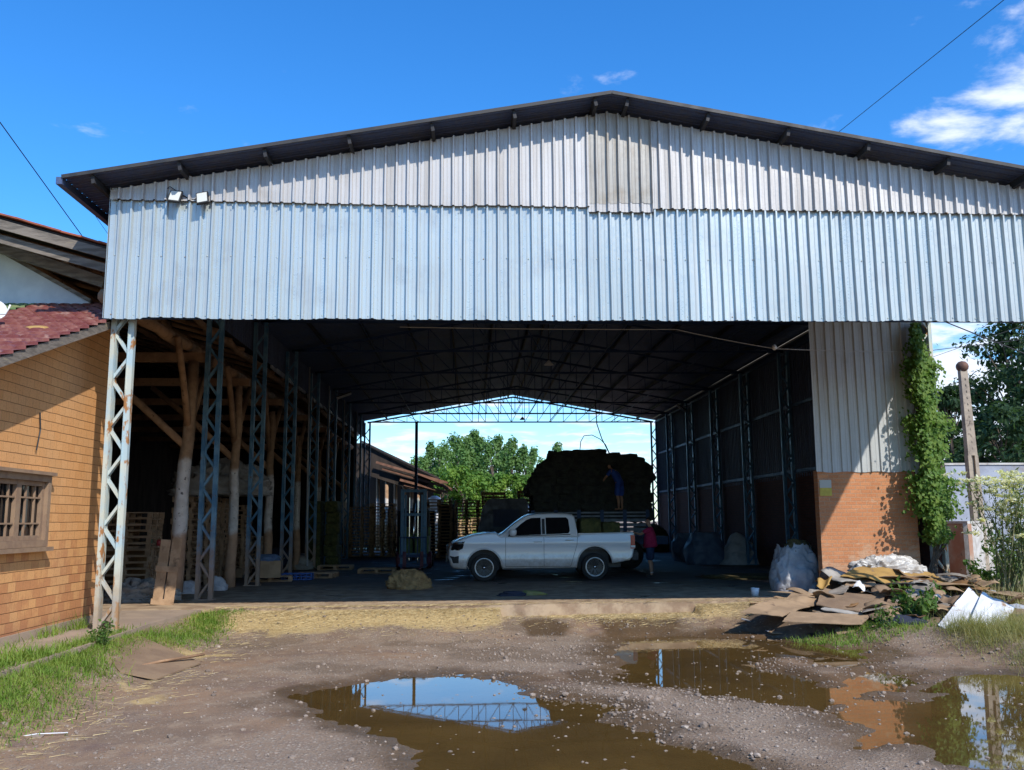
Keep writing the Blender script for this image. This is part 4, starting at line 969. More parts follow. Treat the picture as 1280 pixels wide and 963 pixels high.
# burlap heap
q = P(508, 737, Z=0); blob('burlap_heap', 'crumpled brown burlap heap on the floor in front of the forklift', 'burlap', (q.x, q.y+.3, 0), (1.05, .72, .40), BURLAP, 21, nz=.26, nsc=2.8, top=heap, n=96, k=50, crump=.38)
# hay bale stack standing left
def bale_mesh(name, m, seed, d=(1.1, .5, .42)):
    rr = random.Random(seed); mb = MB(); mb.s = False; n = 7; bm = bmesh.new(); bmesh.ops.create_cube(bm, size=1); bmesh.ops.subdivide_edges(bm, edges=bm.edges, cuts=5, use_grid_fill=True)
    for v in bm.verts:
        p = v.co; l = (abs(p.x*2)**8+abs(p.y*2)**8+abs(p.z*2)**8)**(1/8); p = p/l*1.0
        v.co = Vector((p.x*d[0]*(1+rr.uniform(-.04, .04)), p.y*d[1]*(1+rr.uniform(-.07, .07)), p.z*d[2]*(1+rr.uniform(-.08, .08))))
    me = bpy.data.meshes.new(name); bm.to_mesh(me); bm.free(); me.materials.append(m); return me
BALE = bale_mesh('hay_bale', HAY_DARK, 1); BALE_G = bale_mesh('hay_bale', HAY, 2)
def bale(loc, rot, me, label, group=None, sc=1.):
    o = bpy.data.objects.new('hay_bale', me); COL.objects.link(o); o.location = loc; o.rotation_euler = rot; o.scale = (sc, sc, sc); tag(o, label, 'hay bale', group); return o
q = P(402, 710, Z=0)
for k in range(6):
    for i in range(2): bale((q.x-.28+i*.62+rp_.uniform(-.03, .03), q.y+.3+rp_.uniform(-.04, .04), .21+k*.40), (0, 0, PI/2+rp_.uniform(-.1, .1)), BALE_G, 'greenish hay bale in the square stack before the left columns', 'hay bales stacked on the shed floor')
# small heap of cut grass and dark rag before the pickup
q = P(641, 745, Z=0); blob('dark_rag', 'dark rag with pale edge lying on the slab in front of the pickup', 'rag', (q.x, q.y, 0), (.62, .3, .11), CL_DARK, 31, nz=.3, top=heap)
q = P(664, 744, Z=0); blob('cut_grass_heap', 'small pale green heap of cut grass beside the dark rag', 'grass heap', (q.x, q.y+.05, 0), (.62, .34, .10), BURLAP if False else DRYGRASS, 33, nz=.3, top=heap)
q = P(944, 745, Z=0); mb = MB(); mb.s = True; mb.lathe([(0, 0), (.075, 0), (.095, .17), (.088, .17), (.07, .02), (0, .02)], n=18); o = mb.build('plastic_cup', WHITE_PL, loc=(q.x, q.y, 0)); tag(o, 'small white plastic tub standing alone on the slab edge', 'tub')
# brown board lying in the grass
mb = MB(); rb = random.Random(5); pts = [P(x, y, Z=-.30) for x, y in ((112, 826), (150, 840), (196, 838), (252, 819), (175, 812))]
n_ = len(pts); zs = [0, .0, .015, .05, .03]
vs_ = [(p.x, p.y, gz(p.x, p.y)+.012) for p in pts]; mb.add(vs_+[(x, y, z+.022) for x, y, z in vs_], [tuple(range(n_)), tuple(range(2*n_-1, n_-1, -1))]+[(i, (i+1) % n_, (i+1) % n_+n_, i+n_) for i in range(n_)])
o = mb.build('fibre_board', CARPET); tag(o, 'flat brown board lying at the edge of the green grass', 'board')
mb = MB()
a, b_ = P(135, 842, Z=-.33), P(255, 818, Z=-.31); mb.tube([a, a.lerp(b_, .5)+Vector((.02, .05, .02)), b_], .022, 6); o = mb.build('bark_strip', WOOD_LOG); tag(o, 'broken dark stick lying along the brown board', 'stick')
a, b_ = P(0, 925, Z=-.42), P(85, 916, Z=-.42); mb = MB(); mb.tube([a, a.lerp(b_, .5)+Vector((0, .05, .01)), b_], .006, 6); o = mb.build('white_strip', WHITE_PL); tag(o, 'thin white plastic strip on the dirt at the lower left', 'strip')
# ------------------------------------------------------------------ rubbish heap at the right
rs = random.Random(20)
def mound_h(x, y):
    poly = [(4.7, 17.6), (6.2, 19.2), (7.5, 20.12), (10.9, 20.12), (11.6, 18.6), (10.2, 16.4), (8.6, 15.2), (6.2, 15.6), (5.2, 16.4)]
    d = sdpoly(x, y, poly); up = sstep(.0, -1.3, d)
    base = np.interp(y, [15, 15.8, 16.9, 18.4, 20], [-.30, -.20, -.02, .16, .42])-.10*sstep(7.2, 5.5, x)
    g = height(x, y)[0]; g = np.where((y > 18.35+.09*x) & (x < 10.9), -.02, g)
    return g-.03+up*np.maximum(base-g+.03, 0)+(fbm(x*2.4, y*2.4, 4, 55)-.5)*.16*up, d
gx2 = np.arange(4.2, 12, .07); gy2 = np.arange(14.8, 20.3, .07); X2, Y2 = np.meshgrid(gx2, gy2); Z2, D2 = mound_h(X2, Y2); Z2 = np.where(D2 > .0, Z2-.04, Z2)
mb = MB(); W = len(gx2); mb.s = True
mb.raw = 1
mb.add(np.stack([X2.ravel(), Y2.ravel(), Z2.ravel()], 1).tolist(), [(j*W+i, j*W+i+1, (j+1)*W+i+1, (j+1)*W+i) for j in range(len(gy2)-1) for i in range(W-1) if D2[j, i] < .1])
tag(mb.build('rubble', SOIL), 'low heap of mixed soil and crumbled rubbish before the brick wall', 'rubble', kind='stuff')
def mz(x, y):
    h, d = mound_h(np.array([x]), np.array([y])); return float(h[0]) if d[0] < .1 else max(gz(x, y), 0. if y > slab_edge(x) and x < 10.9 else -9)
def ymap(Y): return 15.8+(Y-15.6)*.52
def sheet(name, label, cat, cor, m, th=.012, wav=.05, seed=0, n=14, sag=.0, group=None, lift=.07):
    """bent sheet through four pixel corners given with their distance"""
    c = [P(x, y, Y=ymap(Y) if lift else Y) for x, y, Y in cor]; rr = np.random.RandomState(seed); vs = []; N_ = n+1
    if lift: lift = min(.25, max(max(mz(p.x, p.y)-p.z for p in c), 0))+.03
    nrm = (c[1]-c[0]).cross(c[3]-c[0]).normalized(); 
    if nrm.z < 0: nrm = -nrm
    ph = rr.uniform(0, 9, 4)
    U, V = np.meshgrid(np.linspace(0, 1, N_), np.linspace(0, 1, N_)); H = (fbm(U*2.2+ph[0], V*2.2+ph[1], 3, seed)-.5)*2*wav+np.sin(U*3+ph[2])*wav*.6-sag*np.sin(U*PI)*np.sin(V*PI)
    EU = 1+.0*U; jag = (fbm(U*6+ph[3], V*6, 3, seed+8)-.5)*.10
    for s in (1, -1):
        for j in range(N_):
            for i in range(N_):
                u, v = U[j, i], V[j, i]; e = jag[j, i]*(1 if (i in (0, n) or j in (0, n)) else .2)
                p = c[0]*(1-u)*(1-v)+c[1]*u*(1-v)+c[2]*u*v+c[3]*(1-u)*v
                vs.append(p+nrm*(H[j, i]+s*th/2)+(c[1]-c[0])*e*.5+(c[3]-c[0])*e*.5)
    fs = []; o = N_*N_
    for j in range(n):
        for i in range(n):
            a = j*N_+i; fs.append((a, a+1, a+N_+1, a+N_)); fs.append((o+a, o+a+N_, o+a+N_+1, o+a+1))
    ring = [i for i in range(N_)]+[j*N_+n for j in range(1, N_)]+[n*N_+i for i in range(n-1, -1, -1)]+[j*N_ for j in range(n-1, 0, -1)]
    for k in range(len(ring)): a, b = ring[k], ring[(k+1) % len(ring)]; fs.append((a, a+o, b+o, b))
    mb = MB(); mb.s = True; ctr = sum(c, Vector())/4; mb.add([v-ctr for v in vs], fs); ob = mb.build(name, m, loc=ctr+Vector((0, 0, lift)))
    md = ob.modifiers.new('edges', 'EDGE_SPLIT'); md.split_angle = math.radians(50); tag(ob, label, cat, group); return ob
sheet('ochre_board', 'large bent ochre board lying highest on the rubbish heap', 'board', [(1050, 722, 21.2), (1118, 735, 20.6), (1172, 722, 22.2), (1094, 702, 23.6)], CARD_YEL, wav=.09, seed=1)
sheet('ochre_board', 'narrow ochre board under the large one, sloping to the right', 'board', [(1108, 742, 19.8), (1150, 738, 20.2), (1166, 727, 21.3), (1100, 731, 20.9)], CARD_YEL, wav=.06, seed=2)
sheet('beige_sheet', 'beige plastic sheet beside the left end of the ochre board', 'sheet', [(1056, 735, 20.3), (1096, 734, 20.4), (1086, 720, 22), (1062, 722, 21.8)], CARD, wav=.06, seed=3)
sheet('carpet_piece', 'big brown carpet piece draped over the front of the heap', 'carpet', [(1020, 758, 17.6), (1104, 768, 16.9), (1106, 742, 19.3), (1030, 738, 19.9)], CARPET, wav=.08, seed=4, th=.02)
sheet('carpet_piece', 'brown carpet piece sloping at the right front of the heap', 'carpet', [(1098, 772, 16.6), (1150, 770, 16.8), (1176, 744, 18.9), (1110, 752, 18.2)], CARPET, wav=.08, seed=5, th=.02)
sheet('fibre_board', 'flat tan board on the ground at the left foot of the heap', 'board', [(924, 768, 17.1), (978, 772, 16.7), (1018, 757, 18.2), (966, 752, 18.6)], CARD, wav=.03, seed=6)
sheet('fibre_board', 'long tan board along the grass in front of the carpet', 'board', [(978, 779, 16.0), (1078, 783, 15.6), (1088, 771, 16.5), (990, 766, 17.0)], CARD, wav=.025, seed=7)
sheet('fibre_board', 'torn tan board leaning on the left slope by the white bag', 'board', [(975, 760, 18.2), (1018, 757, 18.0), (1024, 744, 19.6), (992, 744, 19.8)], CARD, wav=.05, seed=8)
sheet('ochre_board', 'ochre board sticking out behind the heap towards the masonry tank', 'board', [(1160, 735, 20.4), (1196, 742, 19.9), (1200, 736, 20.6), (1166, 718, 22.6)], CARD_YEL, wav=.05, seed=9)
sheet('felt_sheet', 'crumpled grey felt sheet across the middle of the heap', 'felt', [(1106, 757, 18.0), (1128, 759, 17.7), (1170, 734, 20.1), (1150, 727, 21.)], FELT_GREY, wav=.12, seed=10, th=.03)
sheet('felt_sheet', 'dark grey felt sheet at the left side of the heap', 'felt', [(1000, 749, 19.4), (1058, 744, 19.2), (1062, 734, 20.4), (1012, 736, 20.4)], FELT_GREY, wav=.09, seed=11, th=.02)
sheet('dark_plank', 'thin dark plank lying across the ochre board', 'plank', [(1120, 727, 20.9), (1166, 732, 20.4), (1172, 728, 20.9), (1126, 722, 21.4)], WOOD_DARK, wav=.01, seed=12, th=.03)
sheet('paper_scrap', 'crumpled white paper scrap near the top left of the heap', 'paper', [(1066, 737, 19.7), (1082, 738, 19.6), (1080, 730, 20.2), (1070, 730, 20.2)], WHITE_PL, wav=.06, seed=13)
sheet('paper_scrap', 'long white paper strip at the front edge of the carpet', 'paper', [(1026, 766, 16.9), (1078, 772, 16.5), (1078, 768, 16.8), (1030, 763, 17.2)], SACK_BEIGE, wav=.03, seed=14)
sheet('film_scrap', 'small white film scrap by the tuft right of the heap', 'film', [(1152, 763, 17.1), (1170, 757, 17.2), (1180, 748, 18.3), (1166, 746, 18.4)], FILM, wav=.08, seed=15)
q = P(1110, 712, Z=.35); blob('plastic_film_heap', 'shiny crumpled heap of clear plastic film against the brick wall', 'plastic film', (P(1108, 700, Y=19.6).x, 19.6, .38), (1.65, .8, .42), FILM, 41, nz=.22, nsc=3.0, top=heap, n=130, k=64, crump=.34)
q = P(1160, 775, Z=0); blob('black_bag', 'dark plastic bag under the front edge of the heap', 'bag', (P(1130, 775, Y=16.1).x, 16.1, -.25), (.9, .45, .24), CL_DARK, 43, nz=.3, top=heap)
for i in range(58):
    x = rs.uniform(6.3, 10.9); y = rs.uniform(15.9, 19.8)
    if float(mound_h(np.array([x]), np.array([y]))[1][0]) > -.25: continue
    s = rs.uniform(.18, .46)*(1 if y > 17 else .8); z = mz(x, y)+rs.uniform(.05, .14)*(1+(y-16)*.22); mb = MB(); mb.s = True; k = 9; vs = []; a_ = rs.uniform(.5, .8); ph = rs.uniform(0, 9); cv = rs.uniform(.015, .075)
    for sgn in (1, -1):
        for j in range(k):
            for i2 in range(k):
                u, v = i2/(k-1)*2-1, j/(k-1)*2-1; r_ = 1+.14*math.sin(u*5+v*3+ph); vs.append((u*s*r_, v*s*a_*(1+.12*math.sin(u*4+ph)), cv*math.sin(u*2.2+ph)+cv*.7*math.sin(v*2.9+ph*2)+(rs.uniform(-.022, .022) if sgn == 1 else 0)*s+sgn*.006))
    fs = []; o_ = k*k
    for j in range(k-1):
        for i2 in range(k-1): q_ = j*k+i2; fs.append((q_, q_+1, q_+k+1, q_+k)); fs.append((o_+q_, o_+q_+k, o_+q_+k+1, o_+q_+1))
    ring = list(range(k))+[j*k+k-1 for j in range(1, k)]+[k*k-1-i2 for i2 in range(1, k)]+[j*k for j in range(k-2, 0, -1)]
    for q_ in range(len(ring)): a, b = ring[q_], ring[(q_+1) % len(ring)]; fs.append((a, a+o_, b+o_, b))
    mb.add(vs, fs); o = mb.build('torn_board', rs.choice([CARD, CARD, CARPET, CARPET, CARD_YEL, FELT_GREY, FELT_GREY, SACK_BEIGE, WOOD_DARK]), loc=(x, y, z)); o.rotation_euler = (rs.uniform(-.05, .38), rs.uniform(-.3, .3), rs.uniform(0, 6.3))
    tag(o, 'torn bent piece of board or felt wedged in the rubbish heap', 'board', 'torn pieces in the rubbish heap')
for i in range(95):
    x = rs.uniform(5, 11); y = rs.uniform(15.6, 19.9); z = mz(x, y)
    if float(mound_h(np.array([x]), np.array([y]))[1][0]) > -.05: continue
    s = rs.uniform(.06, .34)*rs.uniform(.5, 1); c = Vector((x, y, z+.03)); mb = MB(); M = Euler((rs.uniform(-.4, .4), rs.uniform(-.4, .4), rs.uniform(0, 6))).to_matrix()
    mb.prism([(-s, -s*.4), (s*.7, -s*.55), (s, s*.2), (-.1*s, s*.6), (-s*.8, s*.3)], -.008, .008, axis=2); o = mb.build('scrap', rs.choice([CARD, CARD, CARPET, FELT_GREY, SACK, CARD_YEL, BLACKP]), loc=c); o.rotation_euler = M.to_euler()
    tag(o, 'small torn scrap lying loose among the rubbish heap', 'scrap', 'small scraps on the rubbish heap')
# crumpled white enamel sheet
ws = thing('white_metal_sheet', 'crumpled white enamel sheet propped in the weeds at the right', 'metal sheet', P(1215, 775, Y=15.8))
def wsheet(cor, nm, seed, m):
    o = sheet(nm, None, None, cor, m, th=.045, wav=.075, seed=seed, n=16, lift=0); 
    for k in ('label', 'category'):
        if k in o: del o[k]
    o.location = Vector(o.location)-ws.location; o.parent = ws; return o
wsheet([(1172, 783, 15.6), (1203, 799, 14.9), (1242, 756, 16.0), (1212, 739, 16.6)], 'panel', 51, WHITE_METAL)
wsheet([(1205, 797, 14.95), (1240, 792, 15.0), (1268, 760, 15.9), (1228, 744, 16.5)], 'folded_panel', 52, WHITE_METAL)
# masonry tank
Cn = P(1215, 728, Z=-.05); tk = thing('masonry_tank', 'small plastered masonry tank with orange and white faces below the leaning post', 'tank', (Cn.x, Cn.y, -.05))
dl = P(1178, 700, Y=Cn.y+1.2)-Cn; dl.z = 0; dr = P(1240, 700, Y=Cn.y+1.3)-Cn; dr.z = 0; H_ = 1.56
def wallpanel(o, d, nm, m, th=.12):
    mb = MB(); n = Vector((0, 0, 1)).cross(d).normalized(); 
    if n.y < 0: n = -n
    mb.prism([(o.x, o.y), (o.x+d.x, o.y+d.y), (o.x+d.x+n.x*th, o.y+d.y+n.y*th), (o.x+n.x*th, o.y+n.y*th)], 0, H_, axis=2); ob = mb.build(nm, m, tk); return ob
O = Vector((0, 0, 0)); wallpanel(O, dl, 'orange_side', PLASTER_ORANGE); wallpanel(O+Vector((.003, 0, 0)), dr, 'white_side', PLASTER_DIRTY); wallpanel(dl, dr, 'back_side', PLASTER_DIRTY); wallpanel(dr, dl, 'far_side', PLASTER_DIRTY)
mb = MB(); e = .05; a = -(dl+dr).normalized()*e; pts = [a, dl*1.04+Vector((-.04, .02, 0)), dl+dr-a, dr*1.04+Vector((.04, 0, 0))]; mb.prism([(p.x, p.y) for p in pts], H_, H_+.07, axis=2); mb.build('rim', PLASTER_DIRTY, tk)
# leaning concrete post with a ball on top
b0 = P(1226, 690, Y=25.2); t0 = P(1203, 462, Y=25.2); ps = thing('concrete_post', 'leaning slotted concrete post with round rusty ball on top', 'post', b0)
ax = (t0-b0); mb = MB(); wv = Vector((1, 0, 0)); nseg = 1
mb.bar((0, 0, -.6), ax*.62, .12, .30, up=(1, 0, 0)) if False else None
def taper(mb, p0, p1, w0, w1, d0, d1, off=0.):
    vs = []
    for p, w_, d in ((p0, w0, d0), (p1, w1, d1)):
        vs += [p+Vector((-w_/2+off, -d/2, 0)), p+Vector((w_/2+off, -d/2, 0)), p+Vector((w_/2+off, d/2, 0)), p+Vector((-w_/2+off, d/2, 0))]
    mb.add(vs, [(0, 1, 2, 3), (7, 6, 5, 4), (0, 4, 5, 1), (1, 5, 6, 2), (2, 6, 7, 3), (3, 7, 4, 0)])
taper(mb, ax*.52, ax*1.0, .27, .21, .2, .16)
taper(mb, ax*-.15, ax*.52, .12, .10, .22, .2, -.10); taper(mb, ax*-.15, ax*.52, .12, .10, .22, .2, .10); taper(mb, ax*-.15, ax*.52, .09, .07, .06, .06)
for t in np.arange(.56, .98, .035): mb.box(ax*float(t)+Vector((.02, -.098, 0)), (.035, .02, .05))
for t in (.1, .3): mb.box(ax*t+Vector((0, -.02, 0)), (.12, .15, .12))
mb.build('shaft', CONC_POST, ps)
mb = MB(); mb.s = True; mb.lathe([(0.001, -.17), (.1, -.14), (.16, -.07), (.175, 0), (.16, .07), (.1, .14), (.001, .17)], ax+Vector((0, 0, .08)), 16); mb.build('ball', mat('rusty_ball', (.17, .085, .055), (.11, .06, .045), 6, rough=.9, bump=.4), ps)
# boundary wall far right
bw = thing('boundary_wall', 'pale blue grey boundary wall behind the leaning post and bushes', 'wall', (22, 36, 0))
mb = MB(); mb.box((0, 0, 1.8), (18, .2, 4.0)); mb.build('wall', WALL_FAR, bw); mb = MB(); mb.box((0, 0, 3.84), (18.1, .3, .08)); mb.build('coping', PLASTER_DIRTY, bw)
# faded paper sign on the pier
q = P(1032, 610, Y=PY+.008); sg = thing('wall_sign', 'faded grey and yellow paper notice on the brick front wall', 'sign', q)
mb = MB(); mb.box((0, 0, .09), (.27, .012, .18)); mb.build('upper_sheet', SIGN_W, sg); mb = MB(); mb.box((0, 0, -.09), (.27, .012, .18)); mb.build('lower_sheet', SIGN_Y, sg)
# climbing vine on the wall corner
rv = random.Random(30); mb = MB(); mb.raw = 1; sb = MB()
prof = [(404, 1144, 16), (430, 1146, 20), (455, 1152, 32), (480, 1154, 40), (505, 1158, 44), (530, 1161, 44), (560, 1163, 44), (590, 1165, 50), (615, 1168, 56), (640, 1170, 58), (660, 1171, 46), (676, 1172, 24)]
lens = []
for i in range(9500):
    t = rv.random()**.85; k = t*(len(prof)-1); a = min(int(k), len(prof)-2); f = k-a; y = prof[a][0]*(1-f)+prof[a+1][0]*f; xc = prof[a][1]*(1-f)+prof[a+1][1]*f; w_ = prof[a][2]*(1-f)+prof[a+1][2]*f
    lump = .78+.5*math.sin(y*.13+1.3)*math.sin(y*.047+2)
    u = rv.gauss(0, .275)*lump
    if abs(u) > .78: continue
    Yd = 20.08-abs(rv.gauss(0, .20))*(.4+w_/50)*(1.2-abs(u))
    c = P(xc+u*w_, y+rv.gauss(0, 3), Y=Yd)
    n = Vector((rv.gauss(.1, .5), -1+rv.gauss(0, .4), rv.gauss(.55, .5)))
    leafquad(mb, c, rv.uniform(.06, .125), rv, n=n, asp=.75)
for i in range(26):
    y = rv.uniform(420, 640); side = rv.choice((-1, -1, 1)); k = (y-404)/272*(len(prof)-1); a = min(int(k), len(prof)-2); xc, w_ = prof[a][1], prof[a][2]
    for j in range(rv.randint(6, 16)):
        c = P(xc+side*(w_*.45+j*rv.uniform(.4, 1.1)), y+j*rv.uniform(-1.2, 1.4), Y=20.1-rv.random()*.12); leafquad(mb, c, rv.uniform(.06, .12), rv, n=Vector((rv.gauss(.1, .5), -1, rv.gauss(.5, .5))))
for i in range(9):
    pts = [P(1165+rv.gauss(0, 5), 725, Y=20.05)]
    for (y, x, w_) in prof[::-2]: pts.append(P(x+rv.gauss(0, w_*.22), y, Y=20.1))
    sb.tube(pts, .018, 5)
vn = thing('climbing_vine', 'leafy green climbing vine hanging down the wall corner, densest at the bottom', 'vine', (10.4, 20.1, 0))
for o in (mb.build('leaves', LEAF_VINE), sb.build('stem', BARK)): o.data.transform(Matrix.Translation(-vn.location)); o.parent = vn
# white flowering bush
fb = MB(); lb = MB(); stb = MB(); lb.raw = fb.raw = 1; rb = random.Random(44); base = P(1276, 752, Z=-.05)
for i in range(34):
    a = rb.uniform(0, 2*PI); q = rb.random()**.5; tip = Vector((base.x+.95*q*math.cos(a), base.y+.8*q*math.sin(a), rb.uniform(1.5, 3.05)-.5*q))
    b1 = base+Vector((rb.gauss(0, .2), rb.gauss(0, .2), 0)); mid = b1.lerp(tip, .55)+Vector((0, 0, .25)); stb.tube([b1, mid, tip], [.018, .012, .005], 5)
    for j in range(70):
        t = rb.uniform(.2, 1); p_ = (b1.lerp(mid, t*2) if t < .5 else mid.lerp(tip, t*2-1))+Vector((rb.gauss(0, .11), rb.gauss(0, .11), rb.gauss(0, .08))); leafquad(lb, p_, rb.uniform(.05, .13), rb, .5, .35)
    for h in range(rb.randint(3, 6)):
        p_ = tip+Vector((rb.gauss(0, .15), rb.gauss(0, .15), rb.gauss(0, .10)))
        for j in range(26):
            leafquad(fb, p_+Vector((rb.gauss(0, .055), rb.gauss(0, .055), rb.gauss(0, .018))), rb.uniform(.045, .085), rb, 2.5, .9)
bu = thing('flowering_bush', 'tall loose bush with pale white flower heads at the right edge', 'bush', base)
for o in (lb.build('leaves', LEAF_BUSH), fb.build('flowers', FLOWER), stb.build('stem', STEM)): o.data.transform(Matrix.Translation(-base)); o.parent = bu
weed(*P(1150, 778, Y=16.2)[:2], .45, .75, 420, 'grass_tuft', 'dark green leafy tuft between the rubbish heap and white sheet', seed=61, s0=.05, s1=.16)
weed(*P(1110, 785, Y=15.7)[:2], .35, .4, 260, 'leafy_weed', 'low leafy weed in front of the brown carpet pieces', seed=62, s0=.03, s1=.08)
weed(*P(1245, 735, Z=-.05)[:2], .8, .75, 700, 'leafy_weed', 'wide leafy weed growing in front of the masonry tank', seed=63, s0=.05, s1=.15)
weed(*P(1275, 735, Z=-.05)[:2], .9, 1.4, 800, 'leafy_weed', 'dark leafy weed clump at the right edge below the flowering bush', seed=64, s0=.06, s1=.16)
weed(*P(1205, 712, Z=0)[:2], .6, .7, 420, 'leafy_weed', 'green weed at the foot of the tank beside the vine', seed=65, s0=.05, s1=.12)
# bags inside the right wall
bagp = lambda t: (.86+.16*math.sin(PI*min(t*1.1+.1, 1)))*(1-.24*t*t)
q = P(1001, 740, Z=0); b1 = blob('woven_bag', 'big pale woven bag full of hay next to the brick front wall', 'bag', (q.x+.05, q.y+.5, 0), (1.12, 1.0, .98), SACK, 71, nz=.12, nsc=2.0, top=bagp, n=90, k=46, sq=2.7, fold=.02, crump=.16, lean=(.02, 0))
hb = blob('hay_filling', None, None, (.10, 0, .90), (.66, .6, .22), HAY_BROWN, 72, nz=.35, top=heap, n=70, k=36, crump=.5); hb.parent = b1
tri = lambda t: (1-t)**.75*1.0+.06
q = P(935, 706, Z=0); blob('woven_bag', 'slumped white woven bag with pointed top deeper inside', 'bag', (q.x, q.y+.5, 0), (1.95, 1.5, 1.12), SACK, 73, nz=.12, nsc=1.5, top=tri, lean=(-.25, 0), n=48)
q = P(886, 706, Z=0); blob('tarp_bag', 'blue grey tarpaulin bag with an open top beside the white bag', 'bag', (q.x, q.y+.5, 0), (1.5, 1.2, 1.15), SACK_BLUE, 74, nz=.10, top=bagp, sq=3.4)
q = P(862, 702, Z=0); blob('tarp_bag', 'leaning blue tarpaulin bag farthest from the entrance', 'bag', (q.x, q.y+.5, 0), (1.1, 1.0, 1.1), SACK_BLUE, 75, nz=.12, top=bagp, lean=(-.2, 0), sq=3.)
q = P(905, 690, Z=0); blob('hay_heap', 'dark heap of loose hay behind the tarpaulin bags', 'hay heap', (9.4, q.y+1.2, 0), (2.4, 2.2, 1.35), HAY_BROWN, 76, nz=.2, top=heap, crump=.3)
q = P(950, 722, Z=0); blob('hay_heap', 'low dark layer of loose hay on the floor by the bags', 'hay heap', (q.x, q.y, 0), (3.6, 2.0, .12), HAY_BROWN, 77, nz=.25, top=heap)
# ------------------------------------------------------------------ white pickup
def inset(poly, d):
    n = len(poly); out = []
    A = sum(poly[i][0]*poly[(i+1) % n][1]-poly[(i+1) % n][0]*poly[i][1] for i in range(n)); sg = 1 if A > 0 else -1
    for i in range(n):
        p0, p1, p2 = Vector(poly[i-1]), Vector(poly[i]), Vector(poly[(i+1) % n]); a = (p1-p0).normalized(); b = (p2-p1).normalized()
        na = Vector((-a.y, a.x))*sg; nb = Vector((-b.y, b.x))*sg; m = na+nb
        if m.length < 1e-4: m = na
        m = m/max(m.length_squared/2*1., .6) if m.length > 1e-4 else m
        out.append(tuple(p1+m*d))
    return out
def carloft(mb, poly, hw, d, ins, crown, matof, skip=(), nw=6, cut=None):
    """outline lofted across the width with rounded shoulders; matof(i) material of the strip over edge i"""
    n = len(poly); I = inset(poly, ins); rows = []
    ws = [-1, -.72, -.36, 0, .36, .72, 1]
    vs = []
    for s in (-1, 1):
        vs += [(x, s*hw(x, z), z) for x, z in I]
        vs += [(x*.5+a*.5+(x-a)*.25, s*(hw(x, z)-d*.3), z*.5+c*.5+(z-c)*.25) for (x, z), (a, c) in zip(poly, I)]
        vs += [(x, s*(hw(x, z)-d), z) for x, z in poly]
    base = len(vs)
    for k, w_ in enumerate(ws[1:-1]):
        for i, (x, z) in enumerate(poly): cx, cz = crown(i, x, z, w_); vs.append((x+cx, w_*(hw(x, z)-d), z+cz))
    def idx(k, i): return (2*n+i) if k == 0 else (5*n+i) if k == 6 else base+(k-1)*n+i
    o = mb.add(vs, []); S = mb.s
    def f(t, mi, sm=True): mb.f.append(tuple(o+q for q in t)); mb.m.append(mi); mb.sm.append(sm)
    for s, b in ((-1, 0), (1, 3*n)):
        if not cut: f([b+i for i in range(n)], 0, False)
        for i in range(n):
            j = (i+1) % n; mi = matof(i, True); f((b+i, b+j, b+n+j, b+n+i), mi); f((b+n+i, b+n+j, b+2*n+j, b+2*n+i), mi)
    for i in range(n):
        if i in skip: continue
        j = (i+1) % n
        for k in range(6): f((idx(k, i), idx(k, j), idx(k+1, j), idx(k+1, i)), matof(i, False), i not in ())
from mathutils.geometry import delaunay_2d_cdt
def fill2d(poly, st):
    """outline filled with inner points so that a curved section can be followed"""
    n = len(poly); P2 = np.array(poly); x0, z0 = P2.min(0); x1, z1 = P2.max(0)
    gx_, gz_ = np.meshgrid(np.arange(x0+st/2, x1, st), np.arange(z0+st*.25, z1, st*.5)); d = sdpoly(gx_, gz_, poly)
    pts = [Vector(p) for p in poly]+[Vector((float(a), float(b))) for a, b, c in zip(gx_.ravel(), gz_.ravel(), d.ravel()) if c < -st*.22]
    r = delaunay_2d_cdt(pts, [(k, (k+1) % n) for k in range(n)], [], 1, 1e-5)
    return [(v.x, v.y) for v in r[0]], r[2]
def patch(poly, yf, s, off, st=.06):
    mb = MB(); mb.s = True; pv, pf = fill2d(poly, st); mb.add([(x, s*(yf(x, z)+off), z) for x, z in pv], [tuple(t) for t in pf]); n = len(poly)
    mb.s = False; mb.add([(x, s*(yf(x, z)+off), z) for x, z in poly]+[(x, s*(yf(x, z)-.03), z) for x, z in poly], [(k, (k+1) % n, (k+1) % n+n, k+n) for k in range(n)]); return mb
truck = thing('pickup_truck', 'white double cab pickup with black wheels parked side on in the shed', 'pickup', (.365, 26.42, 0))
arch = lambda cx, cz, r, a0, a1, n: [(cx+r*math.cos(math.radians(a0+(a1-a0)*i/n)), cz+r*math.sin(math.radians(a0+(a1-a0)*i/n))) for i in range(n+1)]
fa = [(-.49, .33)]+arch(0, .40, .475, 176, 4, 14)+[(.51, .33)]
ra = [(2.60, .345)]+[(x, z*1.04) for x, z in arch(3.1, .42, .485, 172, 6, 14)]+[(3.60, .46)]
low = [(-.955, .46), (-.86, .36)]+fa+[(1.5, .335)]+ra+[(4.09, .55), (4.18, .66), (4.215, .85), (4.225, 1.28), (4.19, 1.335), (2.68, 1.30), (2.64, 1.235), (.46, 1.235), (.33, 1.335), (0, 1.32), (-.31, 1.275), (-.60, 1.185), (-.82, 1.085), (-.93, .99), (-.985, .86), (-1.0, .66)]
nf, nr = len(fa), len(ra); iF = range(2, 2+nf-1); iR = range(3+nf, 3+nf+nr-1)
iTop = len(low)-12
def hwl(x, z):
    h = .935+.020*math.exp(-((z-1.045)/.085)**2)+.013*math.exp(-((z-.60)/.10)**2)-.02*max(0, min(1, (z-1.12)/.2))**2-.012*max(0, (.48-z)/.15)
    if x < -.60: h -= .13*((-.60-x)/.40)**2
    return h
